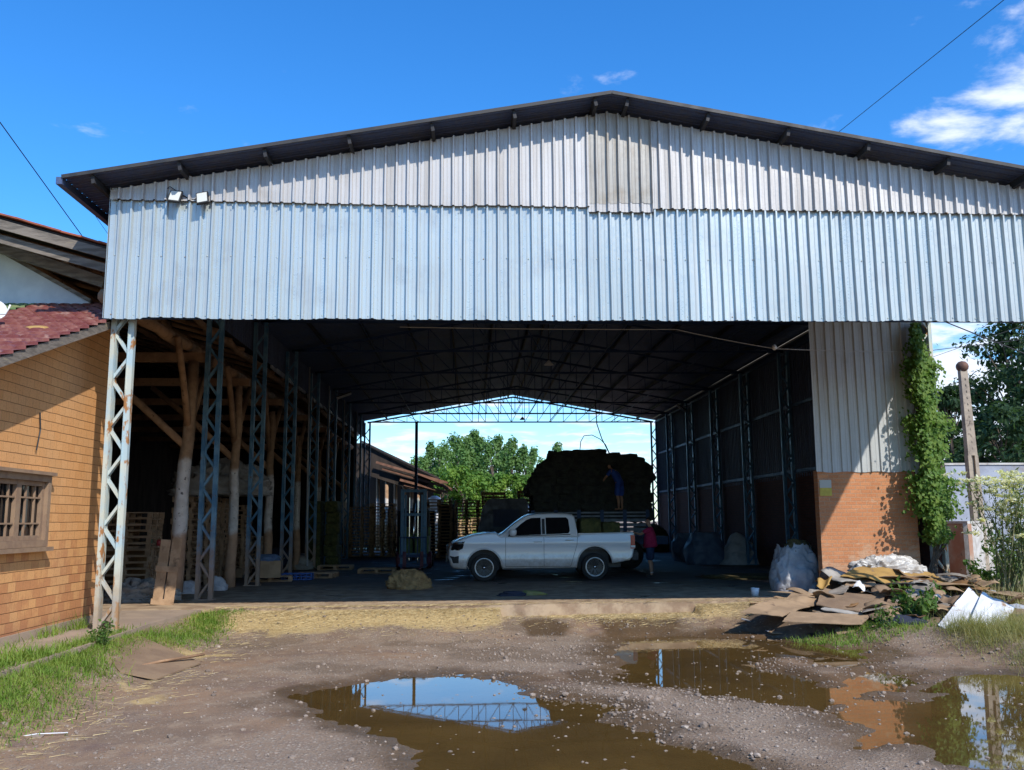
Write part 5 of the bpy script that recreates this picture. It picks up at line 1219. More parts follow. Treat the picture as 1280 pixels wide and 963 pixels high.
bed = [i for i, (x, z) in enumerate(low) if (x, z) == (4.19, 1.335)]
cabn = [i for i, (x, z) in enumerate(low) if (x, z) == (2.64, 1.235)]
mb = MB()
carloft(mb, low, hwl, .05, .045, lambda i, x, z, w_: ((-.07*(1-w_*w_) if x < -.8 and z > .5 else 0), (.035*(1-w_*w_) if z > 1.05 and x < .4 else 0)), lambda i, side: (1 if (i in iF or i in iR) and not side else 1 if (i in iF or i in iR) and side and False else 0), skip=set(bed+[cabn[0]]), cut=True)
y_ = .94
for s in (-1, 1): mb.box((3.42, s*.865, 1.29), (1.55, .07, .03))
mb.mi = 1; mb.box((3.42, 0, .86), (1.5, 1.75, .02)); mb.box((2.70, 0, 1.08), (.03, 1.72, .44)); mb.box((4.17, 0, 1.08), (.03, 1.72, .44))
for s in (-1, 1): mb.box((3.42, s*.84, 1.08), (1.46, .02, .42))
for cx, cz, r in ((0, .40, .47), (3.1, .42, .48)):
    for s in (-1, 1): mb.box((cx, s*.60, .62), (.86, .02, .66))
mb.mi = 0
body = mb.build('body', [CARPAINT, BLACKP], truck)
# side panels: the outline filled, cut into rows and pressed to the body's section
bm = bmesh.new(); bm.from_mesh(body.data); I_ = inset(low, .045)
for s in (-1, 1):
    pv, pf = fill2d(I_, .09); vv = [bm.verts.new((x, s*hwl(x, z), z)) for x, z in pv]
    for t in pf:
        f_ = bm.faces.new([vv[q] for q in t]); f_.smooth = True; f_.normal_update()
        if f_.normal.y*s < 0: f_.normal_flip()
bm.to_mesh(body.data); bm.free()
# cab
G = [(.40, 1.22), (.52, 1.33), (.86, 1.60), (1.13, 1.775), (1.28, 1.83), (1.5, 1.855), (1.95, 1.868), (2.35, 1.858), (2.50, 1.835), (2.57, 1.77), (2.63, 1.40), (2.64, 1.22)]
def hwg(x, z): return .915-(z-1.22)*.34
mb = MB(); carloft(mb, G, hwg, .07, .05, lambda i, x, z, w_: (-.06*(1-w_*w_) if z < 1.8 and x < 1.2 else 0, .03*(1-w_*w_) if z > 1.8 else 0), lambda i, side: 1 if (not side and (i in (1, 2, 9))) else 0)
cab = mb.build('cab', [CARPAINT, GLASS], truck)
for poly, nm in (([(.67, 1.245), (.75, 1.33), (1.04, 1.575), (1.20, 1.685), (1.34, 1.735), (1.60, 1.745), (1.60, 1.275)], 'side_window'), ([(1.74, 1.745), (2.32, 1.75), (2.385, 1.69), (2.415, 1.37), (2.37, 1.305), (1.74, 1.28)], 'side_window')):
    for s in (-1, 1):
        mb = MB(); mb.add([(x, s*(hwg(x, z)+.004), z) for x, z in poly]+[(x, s*(hwg(x, z)-.02), z) for x, z in poly], [tuple(range(len(poly)))]+[(i, (i+1) % len(poly), (i+1) % len(poly)+len(poly), i+len(poly)) for i in range(len(poly))]); mb.build(nm, GLASS, cab)
mb = MB(); 
for s in (-1, 1):
    mb.bar((.66, s*.918, 1.232), (2.42, s*.922, 1.275), .012, .022); mb.box((1.67, s*.75+s*.085, 1.50), (.08, .03, .44), Matrix.Rotation(s*.33, 3, 'X'))
mb.build('window_trim', BLACKP, cab)
for s in (-1, 1):
    for nm, x0, x1, xb in (('front_door', .60, 1.665, .60), ('rear_door', 1.675, 2.60, 2.42)):
        mb = MB(); t_ = .006
        def ln(a, b): mb.tube([(a[0]+(b[0]-a[0])*k/14, s*(hwl(a[0]+(b[0]-a[0])*k/14, a[1]+(b[1]-a[1])*k/14)), a[1]+(b[1]-a[1])*k/14) for k in range(15)], .0055, 5)
        ln((x0, .40), (x0, 1.20)); ln((x0, .40), (xb if nm == 'rear_door' else x1, .40))
        if nm == 'rear_door': ln((xb, .40), (2.60, .98)); ln((2.60, .98), (2.62, 1.2))
        dr = mb.build(nm, BLACKP, truck)
        mb = MB(); hx = (1.50 if nm == 'front_door' else 2.39); hz = 1.075 if nm == 'front_door' else 1.115
        mb.s = True; mb.tube([(hx-.11, s*.955, hz), (hx-.08, s*.985, hz+.004), (hx+.08, s*.985, hz+.006), (hx+.11, s*.955, hz)], .014, 7); mb.build('handle', CARPAINT, dr)
    # mirror
    mb = MB(); mb.s = True
    mb.lathe([(.001, -.075), (.07, -.07), (.105, -.03), (.11, .03), (.09, .07), (.001, .075)], (.80, s*1.03, 1.335), 14, M=Matrix.Diagonal((1., 1., 1.25)).to_3x3()); mr = mb.build('mirror', CARPAINT, truck)
    mb = MB(); mb.bar((.78, s*.90, 1.25), (.80, s*1.0, 1.27), .10, .05); mb.build('mirror_foot', BLACKP, mr)
    # lamps
    hp = [(-.885, 1.04), (-.80, 1.07), (-.53, 1.10), (-.60, .90), (-.70, .85), (-.93, .86)]
    mb = patch(hp, hwl, s, .007); mb.box((-.945, s*.62, .955), (.09, .34, .18)); mb.build('headlight', GLASS, truck)
    mb = patch([(-.96, .70), (-.70, .70), (-.71, .50), (-.86, .50)], hwl, s, .006); mb.build('bumper_intake', BLACKP, truck)
    mb = MB(); mb.bar((-.985, s*.72, .60), (-.86, s*.865, .50), .02, .05); mb.build('bumper_strip', CHROME, truck)
    mb = MB(); mb.box((4.175, s*.905, 1.06), (.125, .10, .37)); tl = mb.build('tail_light', REDLENS, truck)
    mb = MB(); mb.box((4.18, s*.91, .93), (.12, .10, .06)); mb.build('reversing_lens', WHITE_PL, tl)
    mb = MB(); mb.tube([(-.43, s*.945, .36)]+[(x*1.0, s*.952, z) for x, z in arch(0, .40, .485, 176, 4, 14)], .010, 5); mb.tube([(x, s*.952, z*1.04) for x, z in arch(3.1, .42, .495, 172, 6, 14)], .010, 5); mb.build('arch_lip', CARPAINT, truck)
    mb = MB(); mb.bar((.55, s*.935, .335), (2.58, s*.935, .35), .03, .03); mb.build('sill', BLACKP, truck)
mb = MB(); mb.box((4.25, 0, .66), (.17, 1.74, .20)); mb.box((4.27, 0, .79), (.13, 1.5, .03)); mb.build('rear_bumper', BLACKP, truck)
mb = MB(); mb.box((-1.045, 0, .90), (.04, .95, .17)); mb.box((-1.05, 0, .60), (.05, 1.1, .16)); gr = mb.build('grille', BLACKP, truck)
mb = MB(); mb.box((4.232, 0, 1.08), (.02, 1.64, .44)); mb.build('tailgate', CARPAINT, truck)
# wheels
def wheel(x, s):
    t = bpy.data.objects.new('wheel', None); COL.objects.link(t); t.parent = truck; t.location = (x, s*.825, .376)
    mb = MB(); R_ = .372; prof = [(.265, -.115), (.33, -.125), (.37, -.11), (R_, -.07), (R_, .07), (.37, .11), (.33, .125), (.265, .115), (.255, .0), (.265, -.115)]
    mb.s = True; mb.lathe(prof, n=40, axis='y')
    for k in range(44):
        a = 2*PI*k/44; M = Matrix.Rotation(-a, 3, 'Y')
        for dy in (-.06, .06): mb.box(M @ Vector((R_-.004, dy+.02*(k % 2), 0)), (.014, .085, .028), M)
    mb.build('tyre', RUBBER, t)
    mb = MB(); mb.s = True; mb.lathe([(.268, -.10), (.262, -.112), (.235, -.10), (.225, -.06), (.225, .08)], n=40, axis='y'); o = mb.build('rim', RIM, t); 
    if s > 0: o.rotation_euler = (0, 0, PI)
    mb = MB(); mb.s = False
    for k in range(8):
        a = 2*PI*k/8; M = Matrix.Rotation(a, 3, 'Y')
        for q in (-.10, .10):
            mb.bar(M @ Vector((.05*math.sin(q), -.085, .055)), M @ Vector((.235*math.sin(q*1.5), -.105, .23)), .028, .03, up=(0, 1, 0))
    mb.lathe([(.001, -.10), (.055, -.10), (.065, -.07)], n=16, axis='y'); mb.lathe([(.001, .0), (.225, .0)], n=24, axis='y')
    o = mb.build('spokes', RIM_BLK, t)
    if s > 0: o.rotation_euler = (0, 0, PI)
    mb = MB(); mb.lathe([(.001, -.108), (.03, -.106), (.035, -.098)], n=14, axis='y'); o = mb.build('hub_cap', CHROME, t)
    if s > 0: o.rotation_euler = (0, 0, PI)
for x in (0, 3.1):
    for s in (-1, 1): wheel(x, s)
mb = MB(); mb.box((1.6, 0, .42), (4.6, .9, .16)); mb.tube([(0, -.8, .385), (0, .8, .385)], .05, 8); mb.tube([(3.1, -.8, .385), (3.1, .8, .385)], .06, 8); mb.build('chassis', BLACKP, truck)
for i, (x, y, lb) in enumerate(((3.05, -.35, 'green hay bale in the pickup bed, next to the cab'), (3.62, -.30, 'green hay bale in the pickup bed, next to the tailgate'), (3.1, .35, 'green hay bale at the far side of the pickup bed'))):
    o = bale((truck.location.x+x, truck.location.y+y, 1.10+.31), (0, 0, .1*i), BALE_G, lb); o.scale = (.56 if i != 1 else .48, 1.2, 1.45 if i != 1 else 1.2)
    if i == 1: o.location.z = 1.36

# ------------------------------------------------------------------ stake truck with its load
Yt = 31.1; xl, xr = P(664, 660, Y=Yt).x, P(812, 660, Y=Yt).x
lt = thing('stake_truck', 'dark stake bed truck behind the pickup carrying a huge hay load', 'truck', ((xl+xr)/2, Yt+1.2, 0))
mb = MB(); W2 = (xr-xl); mb.box((0, 0, 1.17), (W2, 2.4, .14)); mb.box((0, 0, .95), (W2+1.6, .9, .28)); mb.build('load_bed', STEEL_DK, lt)
for s in (-1, 1):
    mb = MB()
    for z in (1.34, 1.50, 1.66, 1.80, 1.92): mb.box((0, s*1.19, z), (W2, .035, .10 if z < 1.7 else .055))
    mb.build('side_slats', mat('grey_slats', (.25, .29, .35), (.18, .21, .26), 4, rough=.7) if s < 0 else MATS['grey_slats'], lt)
    for k in range(6): mb = MB(); mb.box((-W2/2+.06+(W2-.12)*k/5, s*1.23, 1.55), (.12, .05, .92)); mb.build('stake', STEEL_DK, lt)
cx_ = -W2/2
mb = MB(); mb.prism([(cx_-.10, .55), (cx_-1.72, .55), (cx_-1.82, 1.25), (cx_-1.62, 2.2), (cx_-1.42, 2.42), (cx_-.2, 2.42), (cx_-.10, 2.3)], -1.1, 1.1, axis=1); cb = mb.build('cab', CAB_DARK, lt)
mb = MB(); mb.box((cx_-.85, -1.103, 1.75), (.9, .01, .6)); mb.build('cab_window', CL_DARK, cb)
def wheel2(x, y):
    mb = MB(); mb.s = True; mb.lathe([(.001, -.10), (.20, -.12), (.26, -.14), (.45, -.13), (.5, -.07), (.5, .07), (.45, .13), (.001, .13)], (x, y, .5), 28, axis='y'); mb.build('wheel', RUBBER, lt)
for x in (W2/2-.7, W2/2-1.8, -W2/2-.95):
    for s in (-1, 1): wheel2(x, s*1.0)
mb = MB(); mb.box((W2/2+.05, 0, .75), (.1, 2.2, .18)); mb.build('bumper', BLACKP, lt)
rowpx = [(644, 668, 816), (633, 668, 816), (622, 666, 815), (611, 661, 813), (601, 664, 811), (591, 670, 806), (582, 678, 806), (573, 690, 797), (566, 716, 752)]
rb_ = random.Random(90)
lab = 'dark hay bale in the big load on the stake truck'
for k, (py, xa, xb) in enumerate(rowpx):
    z = P(700, py, Y=Yt).z-.05+.02
    a, b_ = P(xa, py, Y=Yt).x, P(xb, py, Y=Yt).x; n = max(1, round((b_-a)/.80))
    for d in range(3):
        for i in range(n):
            if d == 1 and k < 7: continue
            x = a+(b_-a)*(i+.5)/n+(.0 if k % 2 else .06); sx = (b_-a)/n/1.02
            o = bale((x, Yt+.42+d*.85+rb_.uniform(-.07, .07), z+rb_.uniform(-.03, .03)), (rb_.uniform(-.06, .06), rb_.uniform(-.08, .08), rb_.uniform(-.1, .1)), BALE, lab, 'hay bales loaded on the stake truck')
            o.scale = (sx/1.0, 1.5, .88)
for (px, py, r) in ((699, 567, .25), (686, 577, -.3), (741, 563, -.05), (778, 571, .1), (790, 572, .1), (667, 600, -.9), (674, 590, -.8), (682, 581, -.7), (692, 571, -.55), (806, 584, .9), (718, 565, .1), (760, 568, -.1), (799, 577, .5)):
    q = P(px, py, Y=Yt+.6); o = bale((q.x, q.y, q.z-.16), (0, r, rb_.uniform(-.4, .4)), BALE, lab, 'hay bales loaded on the stake truck'); o.scale = (.8, 1.2, .9)

# ------------------------------------------------------------------ forklift
fk = thing('forklift', 'old forklift with tall blue grey mast facing the yard', 'forklift', (P(516, 712, Z=0).x, 32.4, 0))
mb = MB()
for s in (-1, 1): mb.box((s*.40, 0, 1.42), (.12, .14, 2.75)); mb.box((s*.29, .02, 1.35), (.06, .09, 2.5))
for z in (2.74, 1.9, .5): mb.box((0, .05, z), (.92, .06, .10))
mst = mb.build('mast', STEEL, fk)
mb = MB(); mb.tube([(0, .08, .3), (0, .08, 2.3)], .045, 8); 
for s in (-.15, .15): mb.tube([(s, .03, .3), (s, .03, 2.5)], .012, 5)
mb.build('lift_cylinder', CHROME, mst)
mb = MB()
for z in (.14, .46): mb.box((0, -.13, z), (1.0, .05, .10))
for x in (-.45, -.15, .15, .45): mb.box((x, -.13, .75), (.035, .035, .7))
mb.box((0, -.13, 1.1), (.95, .035, .05)); mb.build('carriage', STEEL_DK, fk)
for s in (-1, 1): mb = MB(); mb.box((s*.30, -.18, .33), (.12, .05, .56)); mb.box((s*.30, -.66, .07), (.12, 1.0, .045)); mb.build('fork', PURPLE, fk)
mb = MB(); mb.box((0, 1.1, .75), (1.05, 1.7, .75)); mb.box((0, 1.85, .95), (1.05, .5, 1.0)); mb.box((.0, .62, 1.0), (.9, .3, .5)); mb.build('chassis', YELLOW, fk)
mb = MB()
for s in (-1, 1):
    mb.bar((s*.48, .45, 1.1), (s*.45, .75, 2.1), .05); mb.bar((s*.48, 1.95, 1.3), (s*.45, 1.75, 2.1), .05); mb.bar((s*.45, .75, 2.1), (s*.45, 1.75, 2.1), .05)
for k in range(6): mb.box((0, .78+.19*k, 2.11), (.9, .035, .03))
mb.build('overhead_guard', BLACKP, fk)
mb = MB(); mb.box((0, 1.35, 1.2), (.45, .45, .1)); mb.box((0, 1.58, 1.45), (.45, .1, .5)); mb.build('seat', BLACKP, fk)
mb = MB(); mb.lathe([(.14, 0), (.17, .0), (.17, .02), (.14, .02), (.14, 0)], (0, .85, 1.35), 16, M=Matrix.Rotation(-.5, 3, 'X')); mb.bar((0, .75, 1.1), (0, .86, 1.36), .03); mb.build('steering_wheel', BLACKP, fk)
for s in (-1, 1):
    for y, r in ((.45, .30), (1.8, .24)): mb = MB(); M = Matrix.Rotation(PI/2, 3, 'Z'); mb.s = True; mb.lathe([(.001, -.1), (r*.55, -.11), (r*.9, -.11), (r, -.06), (r, .06), (r*.9, .11), (.001, .11)], (s*.52, y, r), 22, axis='y', M=M); mb.build('wheel', RUBBER if y > 1 else PURPLE, fk)

# ------------------------------------------------------------------ people
def skin(name, chains, m, parent, sub=2):
    """chains: lists of (point, radius or (rx, ry)); chains that start on an existing point join there"""
    vs = []; es = []; rs_ = []; roots = []
    def find(p):
        for i, q in enumerate(vs):
            if (Vector(q)-Vector(p)).length < 1e-5: return i
        return None
    for ch in chains:
        prev = None
        for k, (p, r) in enumerate(ch):
            i = find(p)
            if i is None: vs.append(tuple(p)); rs_.append(r if hasattr(r, '__len__') else (r, r)); i = len(vs)-1; 
            if k == 0 and i == len(vs)-1 and (prev is None): roots.append(i)
            if prev is not None: es.append((prev, i))
            prev = i
    me = bpy.data.meshes.new(name); me.from_pydata(vs, es, []); me.materials.append(m)
    o = bpy.data.objects.new(name, me); COL.objects.link(o); o.parent = parent
    md = o.modifiers.new('skin', 'SKIN'); md.use_smooth_shade = True; md.branch_smoothing = .4
    for i, r in enumerate(rs_): me.skin_vertices[0].data[i].radius = r
    for i in roots: me.skin_vertices[0].data[i].use_root = True
    o.modifiers.new('subdivision', 'SUBSURF').levels = sub; o.modifiers['subdivision'].render_levels = sub
    return o
def person(label, loc, rz, J, shirt, shorts, shoes=None, socks=None, belly=1.0, group=None):
    t = thing('person', label, 'person', loc, rz)
    V3 = Vector; g = {k: V3(v) for k, v in J.items()}
    pel, wst, chs, nkb, nck, chin, hd, crn = (g[k] for k in ('pelvis', 'waist', 'chest', 'neck_base', 'neck', 'chin', 'head', 'crown'))
    ch = [[(pel, (.13, .11)), (wst, (.125*belly, .11*belly)), (chs, (.145*belly, .105)), (nkb, (.07, .065)), (nck, .055), (chin, (.062, .07)), (hd, (.078, .092)), (crn, (.055, .062))]]
    hands = []
    for s in ('l', 'r'):
        ch.append([(chs, 0), (g['sh'+s], .06), (g['el'+s], .042), (g['wr'+s], .028), (g['ha'+s], (.038, .016))])
        ch.append([(pel, 0), (g['hp'+s], .095), (g['kn'+s], .06), (g['cf'+s], .055), (g['an'+s], .036), (g['he'+s], (.036, .03)), (g['to'+s], (.036, .016))])
        d = (g['ha'+s]-g['wr'+s]).normalized(); sd_ = d.cross(V3((0, 1, .2))).normalized()
        if sd_.length < .1: sd_ = V3((1, 0, 0))
        cu = d.cross(sd_)
        for k, (off, ln) in enumerate(((-.030, .062), (-.010, .076), (.010, .08), (.030, .07))):
            b0 = g['ha'+s]+sd_*off*.8; hands.append([(b0, .009), (b0+d*ln*.55+sd_*off*.2, .0085), (b0+d*ln*.95+cu*.02, .007)])
        b0 = g['wr'+s]+d*.03+sd_*-.028; hands.append([(b0, .011), (b0+d*.03+sd_*-.022, .010), (b0+d*.06+sd_*-.024, .008)])
    fwd = (V3((0, 1, 0)) if 'look' not in g else g['look'].normalized())
    side = fwd.cross(V3((0, 0, 1))).normalized(); upv = (crn-chin).normalized()
    ch.append([(hd, 0), (hd+fwd*.088-upv*.01, .016), (hd+fwd*.108-upv*.03, .013)])
    ch += hands
    b = skin('body', ch, SKIN, t)
    # hair cap, ears, eyes
    mb = MB(); mb.s = True; R0 = Matrix((side, fwd, upv)).transposed()
    vs = []; n = 18; k = 7
    for i in range(k+1):
        a = PI/2*(1-i/k*1.12)
        for j in range(n):
            q = 2*PI*j/n; front = max(0, math.sin(q)); aa = max(a, .25+.45*front if i >= 5 else a)
            vs.append(hd+R0 @ V3((math.cos(aa)*math.cos(q)*.088, math.cos(aa)*math.sin(q)*.102-.006, math.sin(aa)*.118+.012)))
    mb.add(vs, [(i*n+j, i*n+(j+1) % n, (i+1)*n+(j+1) % n, (i+1)*n+j) for i in range(k) for j in range(n)]); mb.build('hair', HAIR, t)
    mb = MB(); mb.s = True
    for s in (-1, 1): mb.lathe([(.001, -.006), (.010, -.003), (.010, .003), (.001, .006)], hd+fwd*.086+side*s*.03+upv*.012, 8)
    mb.build('eyes', HAIR, t)
    # clothes: slightly fuller copies of the covered parts
    e = .018
    sh = [[(pel+(pel-wst)*.75, (.175*belly, .155*belly)), (pel, (.175*belly, .155*belly)), (wst, (.172*belly, .158*belly)), (chs, (.178*belly, .14*belly)), (nkb, (.085, .08))]]
    for s in ('l', 'r'): sh.append([(chs, 0), (g['sh'+s], .085), (g['sh'+s].lerp(g['el'+s], .45), .072), (g['sh'+s].lerp(g['el'+s], .8), .066)])
    skin('shirt', sh, shirt, t)
    so_ = [[(wst, (.145*belly, .13*belly)), (pel, (.16*belly, .145*belly))]]
    for s in ('l', 'r'): so_.append([(pel, 0), (g['hp'+s], .128), (g['hp'+s].lerp(g['kn'+s], .55), .122), (g['hp'+s].lerp(g['kn'+s], 1.08), .118)])
    skin('shorts', so_, shorts, t)
    if shoes:
        for s in ('l', 'r'):
            skin('shoe', [[(g['he'+s]+V3((0, -.02, -.005)), (.048, .042)), (g['he'+s].lerp(g['to'+s], .5), (.05, .04)), (g['to'+s], (.045, .03))]], shoes, t)
            if socks: skin('sock', [[(g['an'+s]+V3((0, 0, .07)), .046), (g['an'+s], .044)]], socks, t)
    return t
def stand(arms, lean=0.):
    J = dict(pelvis=(0, 0, .93), waist=(0, .01, 1.08), chest=(0, .0, 1.30), neck_base=(0, -.01, 1.45), neck=(0, .01, 1.50), chin=(0, .045, 1.545), head=(0, .04, 1.63), crown=(0, .02, 1.70))
    for s, x in (('l', -1), ('r', 1)):
        J['hp'+s] = (x*.095, 0, .86); J['kn'+s] = (x*.105, .02, .48); J['cf'+s] = (x*.107, -.01, .36); J['an'+s] = (x*.105, -.02, .09); J['he'+s] = (x*.105, -.02, .035); J['to'+s] = (x*.12, .14, .022); J['sh'+s] = (x*.185, -.01, 1.40)
    J.update(arms); return J
J1 = stand(dict(ell=(-.30, .24, 1.24), wrl=(-.24, .48, 1.30), hal=(-.22, .56, 1.31), elr=(.30, -.05, 1.13), wrr=(.29, .08, .89), har=(.28, .11, .81), look=(-.1, 1, -.1)))
q = P(814, 721, Z=0)
person('man in maroon shirt and dark blue shorts standing behind the pickup tailgate', (q.x, q.y, 0), math.radians(72), J1, CL_MAROON, CL_NAVY, SHOE, SOCK, belly=1.5)
q = P(776, 638, Y=31.02)
J2 = stand(dict(waist=(-.02, .06, 1.07), chest=(-.05, .17, 1.26), neck_base=(-.07, .25, 1.38), neck=(-.08, .29, 1.42), chin=(-.09, .345, 1.45), head=(-.09, .355, 1.535), crown=(-.09, .345, 1.605), shl=(-.23, .19, 1.34), shr=(.13, .20, 1.35), ell=(-.30, .36, 1.12), wrl=(-.26, .52, .98), hal=(-.25, .58, .92), elr=(.22, .40, 1.14), wrr=(.12, .58, 1.05), har=(.09, .65, 1.02), look=(-.4, 1, -.25)))
pz = 2.02
person('man in blue clothes and bare feet bending on the truck side rail', (q.x-.02, Yt+.005-.05, pz-.01), math.radians(48), J2, CL_BLUE, CL_BLUE)
# ------------------------------------------------------------------ beyond the far opening
rg = random.Random(70)
lab2 = 'dark pallet in the tall stacks across the far opening'
GB = 'pallets stacked across the far opening'
for (px, n, Y) in ((452, 16, 44.5), (478, 17, 44.2), (500, 15, 46.5), (549, 18, 42.5), (583, 18, 44.3), (612, 17, 44.4), (638, 18, 43.2), (664, 17, 44.4)):
    q = P(px, 690, Y=Y); stack(q.x, Y, n, rg.uniform(-.06, .06), lab2, GB)
for (px, w_, h_, lb) in ((520, 1.9, 2.2, 'black tarpaulin covered stack behind the forklift'), (560, 1.0, 2.5, 'narrow black covered stack right of the forklift')):
    q = P(px, 690, Y=45.6); blob('covered_stack', lb, 'covered stack', (q.x, 45.8, 0), (w_, 1.2, h_), CL_DARK, int(px), nz=.04, sq=6, top=lambda t: 1.0-.05*t)
FRESH = proto_pal.data.copy(); FRESH.materials.clear(); FRESH.materials.append(WOOD_NEW)
lab3 = 'pale sunlit pallet stacked outside beyond the far opening'
G3 = 'sunlit pallets stacked outdoors'
for (px, n, Y) in ((575, 13, 60), (600, 14, 61.5), (535, 11, 62), (628, 15, 60)):
    q = P(px, 690, Y=Y); stack(q.x, Y, n, rg.uniform(-.2, .2), lab3, G3, z0=-.2, mesh=FRESH)
for (px, py, lb) in ((617, 626, 'pale pallet tipped upright on top of a dark stack'), (662, 624, 'pale grey pallet tipped upright on the right dark stack')):
    q = P(px, py, Y=44.4); place_pallet((q.x, 44.4, q.z-.10), (1.15, 0, .1), lb, 'pallets tipped upright on the stacks', FRESH)
q = P(650, 634, Y=62); mb = MB(); mb.box((0, 0, .9), (3.2, 1.6, 1.8)); mb.prism([(-.9, 1.8), (.9, 1.8), (0, 2.2)], -1.7, 1.7, axis=0); o = mb.build('tarp_shelter', SACK_BLUE, loc=(q.x, 62.5, q.z-1.9)); tag(o, 'small blue tarpaulin covered heap between the dark pallet stacks', 'tarp')
# back building with sagging brown tile roof
bb = thing('tiled_outbuilding', 'low outbuilding with dark sloping roof and curled brown tile edge', 'outbuilding', (P(500, 690, Y=57).x, 57, -.1))
Yb = 56.
def rel(p): return Vector(p)-bb.location
a, b_ = P(452, 552, Y=Yb), P(548, 598, Y=Yb); dy = Vector((0, 9, 0))
mb = MB(); mb.bar(rel((a+b_)/2+dy/2)-(b_-a)/2, rel((a+b_)/2+dy/2)+(b_-a)/2, 9, .12); rf = mb.build('roof', TILE_DARK, bb)
mb = MB(); rr = random.Random(3)
for k in range(10):
    y = Yb-.25+k*.22; x0, z0 = b_.x-1.2, b_.z+.25
    mb.bar(rel((x0-.2, y, z0+.05)), rel((x0+1.3+rr.uniform(-.2, .2), y, z0-.5+rr.uniform(-.05, .05))), .24, .07)
    mb.bar(rel((x0+1.2, y, z0-.45)), rel((x0+2.0+rr.uniform(-.3, .1), y, z0-.95+rr.uniform(-.1, .1))), .24, .09)
mb.build('curled_tiles', TILE_BROWN, rf)
for i, (x0, y0, x1, y1) in enumerate(((470, 578, 560, 604), (478, 586, 560, 610), (500, 600, 560, 616), (505, 606, 552, 617))):
    mb = MB(); mb.bar(rel(P(x0, y0, Y=Yb-.2+.15*i)), rel(P(x1, y1, Y=Yb-.2+.15*i)), .12, .14); mb.build('eave_beam', TILE_BROWN, bb)
for px in (472, 483, 494, 505, 514, 522, 532): mb = MB(); q = P(px, 600, Y=Yb+.5+(px % 3)); q0 = P(px, 690, Y=q.y); mb.tube([rel((q0.x, q.y, -.1)), rel((q.x+.02, q.y, q.z+.2))], .11, 8); mb.build('post', LOG_WHITE, bb)
pw = [(a.x-3, -.1), (b_.x-.6, -.1), (b_.x-.6, b_.z-.1), (a.x, a.z-.1), (a.x-3, a.z-.1)]; pw = [(x-bb.location.x, z+.1) for x, z in pw]; mb = MB(); mb.prism(pw, Yb+7.6-57, Yb+7.75-57, axis=1); mb.build('back_wall', MATS['dark_plank'], bb)
mb = MB(); mb.prism([(a.x-3-bb.location.x, a.z-.9), (b_.x-1.1-bb.location.x, b_.z-.75), (b_.x-.4-bb.location.x, b_.z-.02), (a.x-bb.location.x, a.z+.02), (a.x-3-bb.location.x, a.z+.02)], Yb-57+.25, Yb-57+.4, axis=1); mb.build('gable_boards', MATS['dark_plank'], bb)
q = P(543, 622, Y=58.5); mb = MB(); mb.s = True; mb.lathe([(0, 0), (.42, 0), (.43, 2.9), (.40, 3.25), (.15, 3.4), (0, 3.4)], n=24); o = mb.build('water_tank', WHITE_PL, loc=(q.x, 58.5, -.13)); tag(o, 'white upright water tank below the curled tile roof', 'tank')

# ------------------------------------------------------------------ trees
def tree(name, label, group, loc, H, crown, m, n, leaf, seed, shape='round', z0f=.25):
    rd = random.Random(seed); t = thing(name, label, 'tree', loc, 0, group); mb = MB(); top = H*.86; r0 = H*.02+.06
    pts = [Vector((rd.gauss(0, .12)*i*.4, rd.gauss(0, .12)*i*.4, top*i/7)) for i in range(8)]
    mb.tube(pts, [r0*(1-.85*i/7) for i in range(8)], 9)
    clumps = []
    nc = max(14, int(crown*9)) if shape != 'plume' else 26
    for i in range(nc):
        zt = z0f+(1-z0f)*rd.random()**.8; a = rd.uniform(0, 2*PI)
        env = math.sin(PI*min(1, max(.03, (zt-z0f)/(1-z0f)*.86+.12)))**.55
        if shape == 'plume': env = max(.06, 1-((zt-z0f)/(1-z0f))**2.2)
        rr_ = crown*env*(rd.random()**.45); c = Vector((math.cos(a)*rr_, math.sin(a)*rr_, H*zt)); clumps.append((c, crown*rd.uniform(.20, .40)))
        b = pts[min(7, max(1, int(zt*6)))]; 
        if i % 2 == 0: mb.tube([b, b.lerp(c, .55)+Vector((0, 0, -.12*crown*.3)), c], [r0*.32, r0*.2, r0*.07], 5)
    o1 = mb.build('trunk', BARK, t)
    lb = MB(); lb.raw = 1
    for i in range(n):
        c, r = clumps[rd.randrange(len(clumps))]
        d = Vector((rd.gauss(0, 1), rd.gauss(0, 1), rd.gauss(0, 1))).normalized(); q = rd.random()**.45
        p = c+Vector((d.x*r*q, d.y*r*q, d.z*r*q*(.72 if shape != 'plume' else 1.5)))
        if p.z < H*z0f*.6: continue
        nn = d*.8+Vector((rd.gauss(0, .5), rd.gauss(0, .5), .6+rd.gauss(0, .4)))
        leafquad(lb, p, leaf*rd.uniform(.6, 1.35), rd, n=nn, asp=.62)
    lb.build('crown', m, t); return t
GT = 'trees seen through the far opening'
rt_ = random.Random(17)
for i, px in enumerate((518, 528, 538, 548, 557, 566, 575, 584, 593, 602, 612, 622, 632, 643, 655, 668, 682, 698, 716)):
    Y = rt_.uniform(84, 98); py = float(np.interp(px, [518, 540, 560, 580, 600, 630, 660, 690, 720], [570, 560, 552, 546, 549, 552, 558, 561, 566]))+rt_.uniform(-5, 7)
    q = P(px, py, Y=Y); g0 = P(px, 650, Y=Y); tree('plume_tree', 'feathery mid green tree in the row beyond the far opening', GT, (g0.x, Y, -.2), q.z+.3, rt_.uniform(1.3, 1.9), LEAF_MID, 2600, .30, 100+i, 'plume', .12)
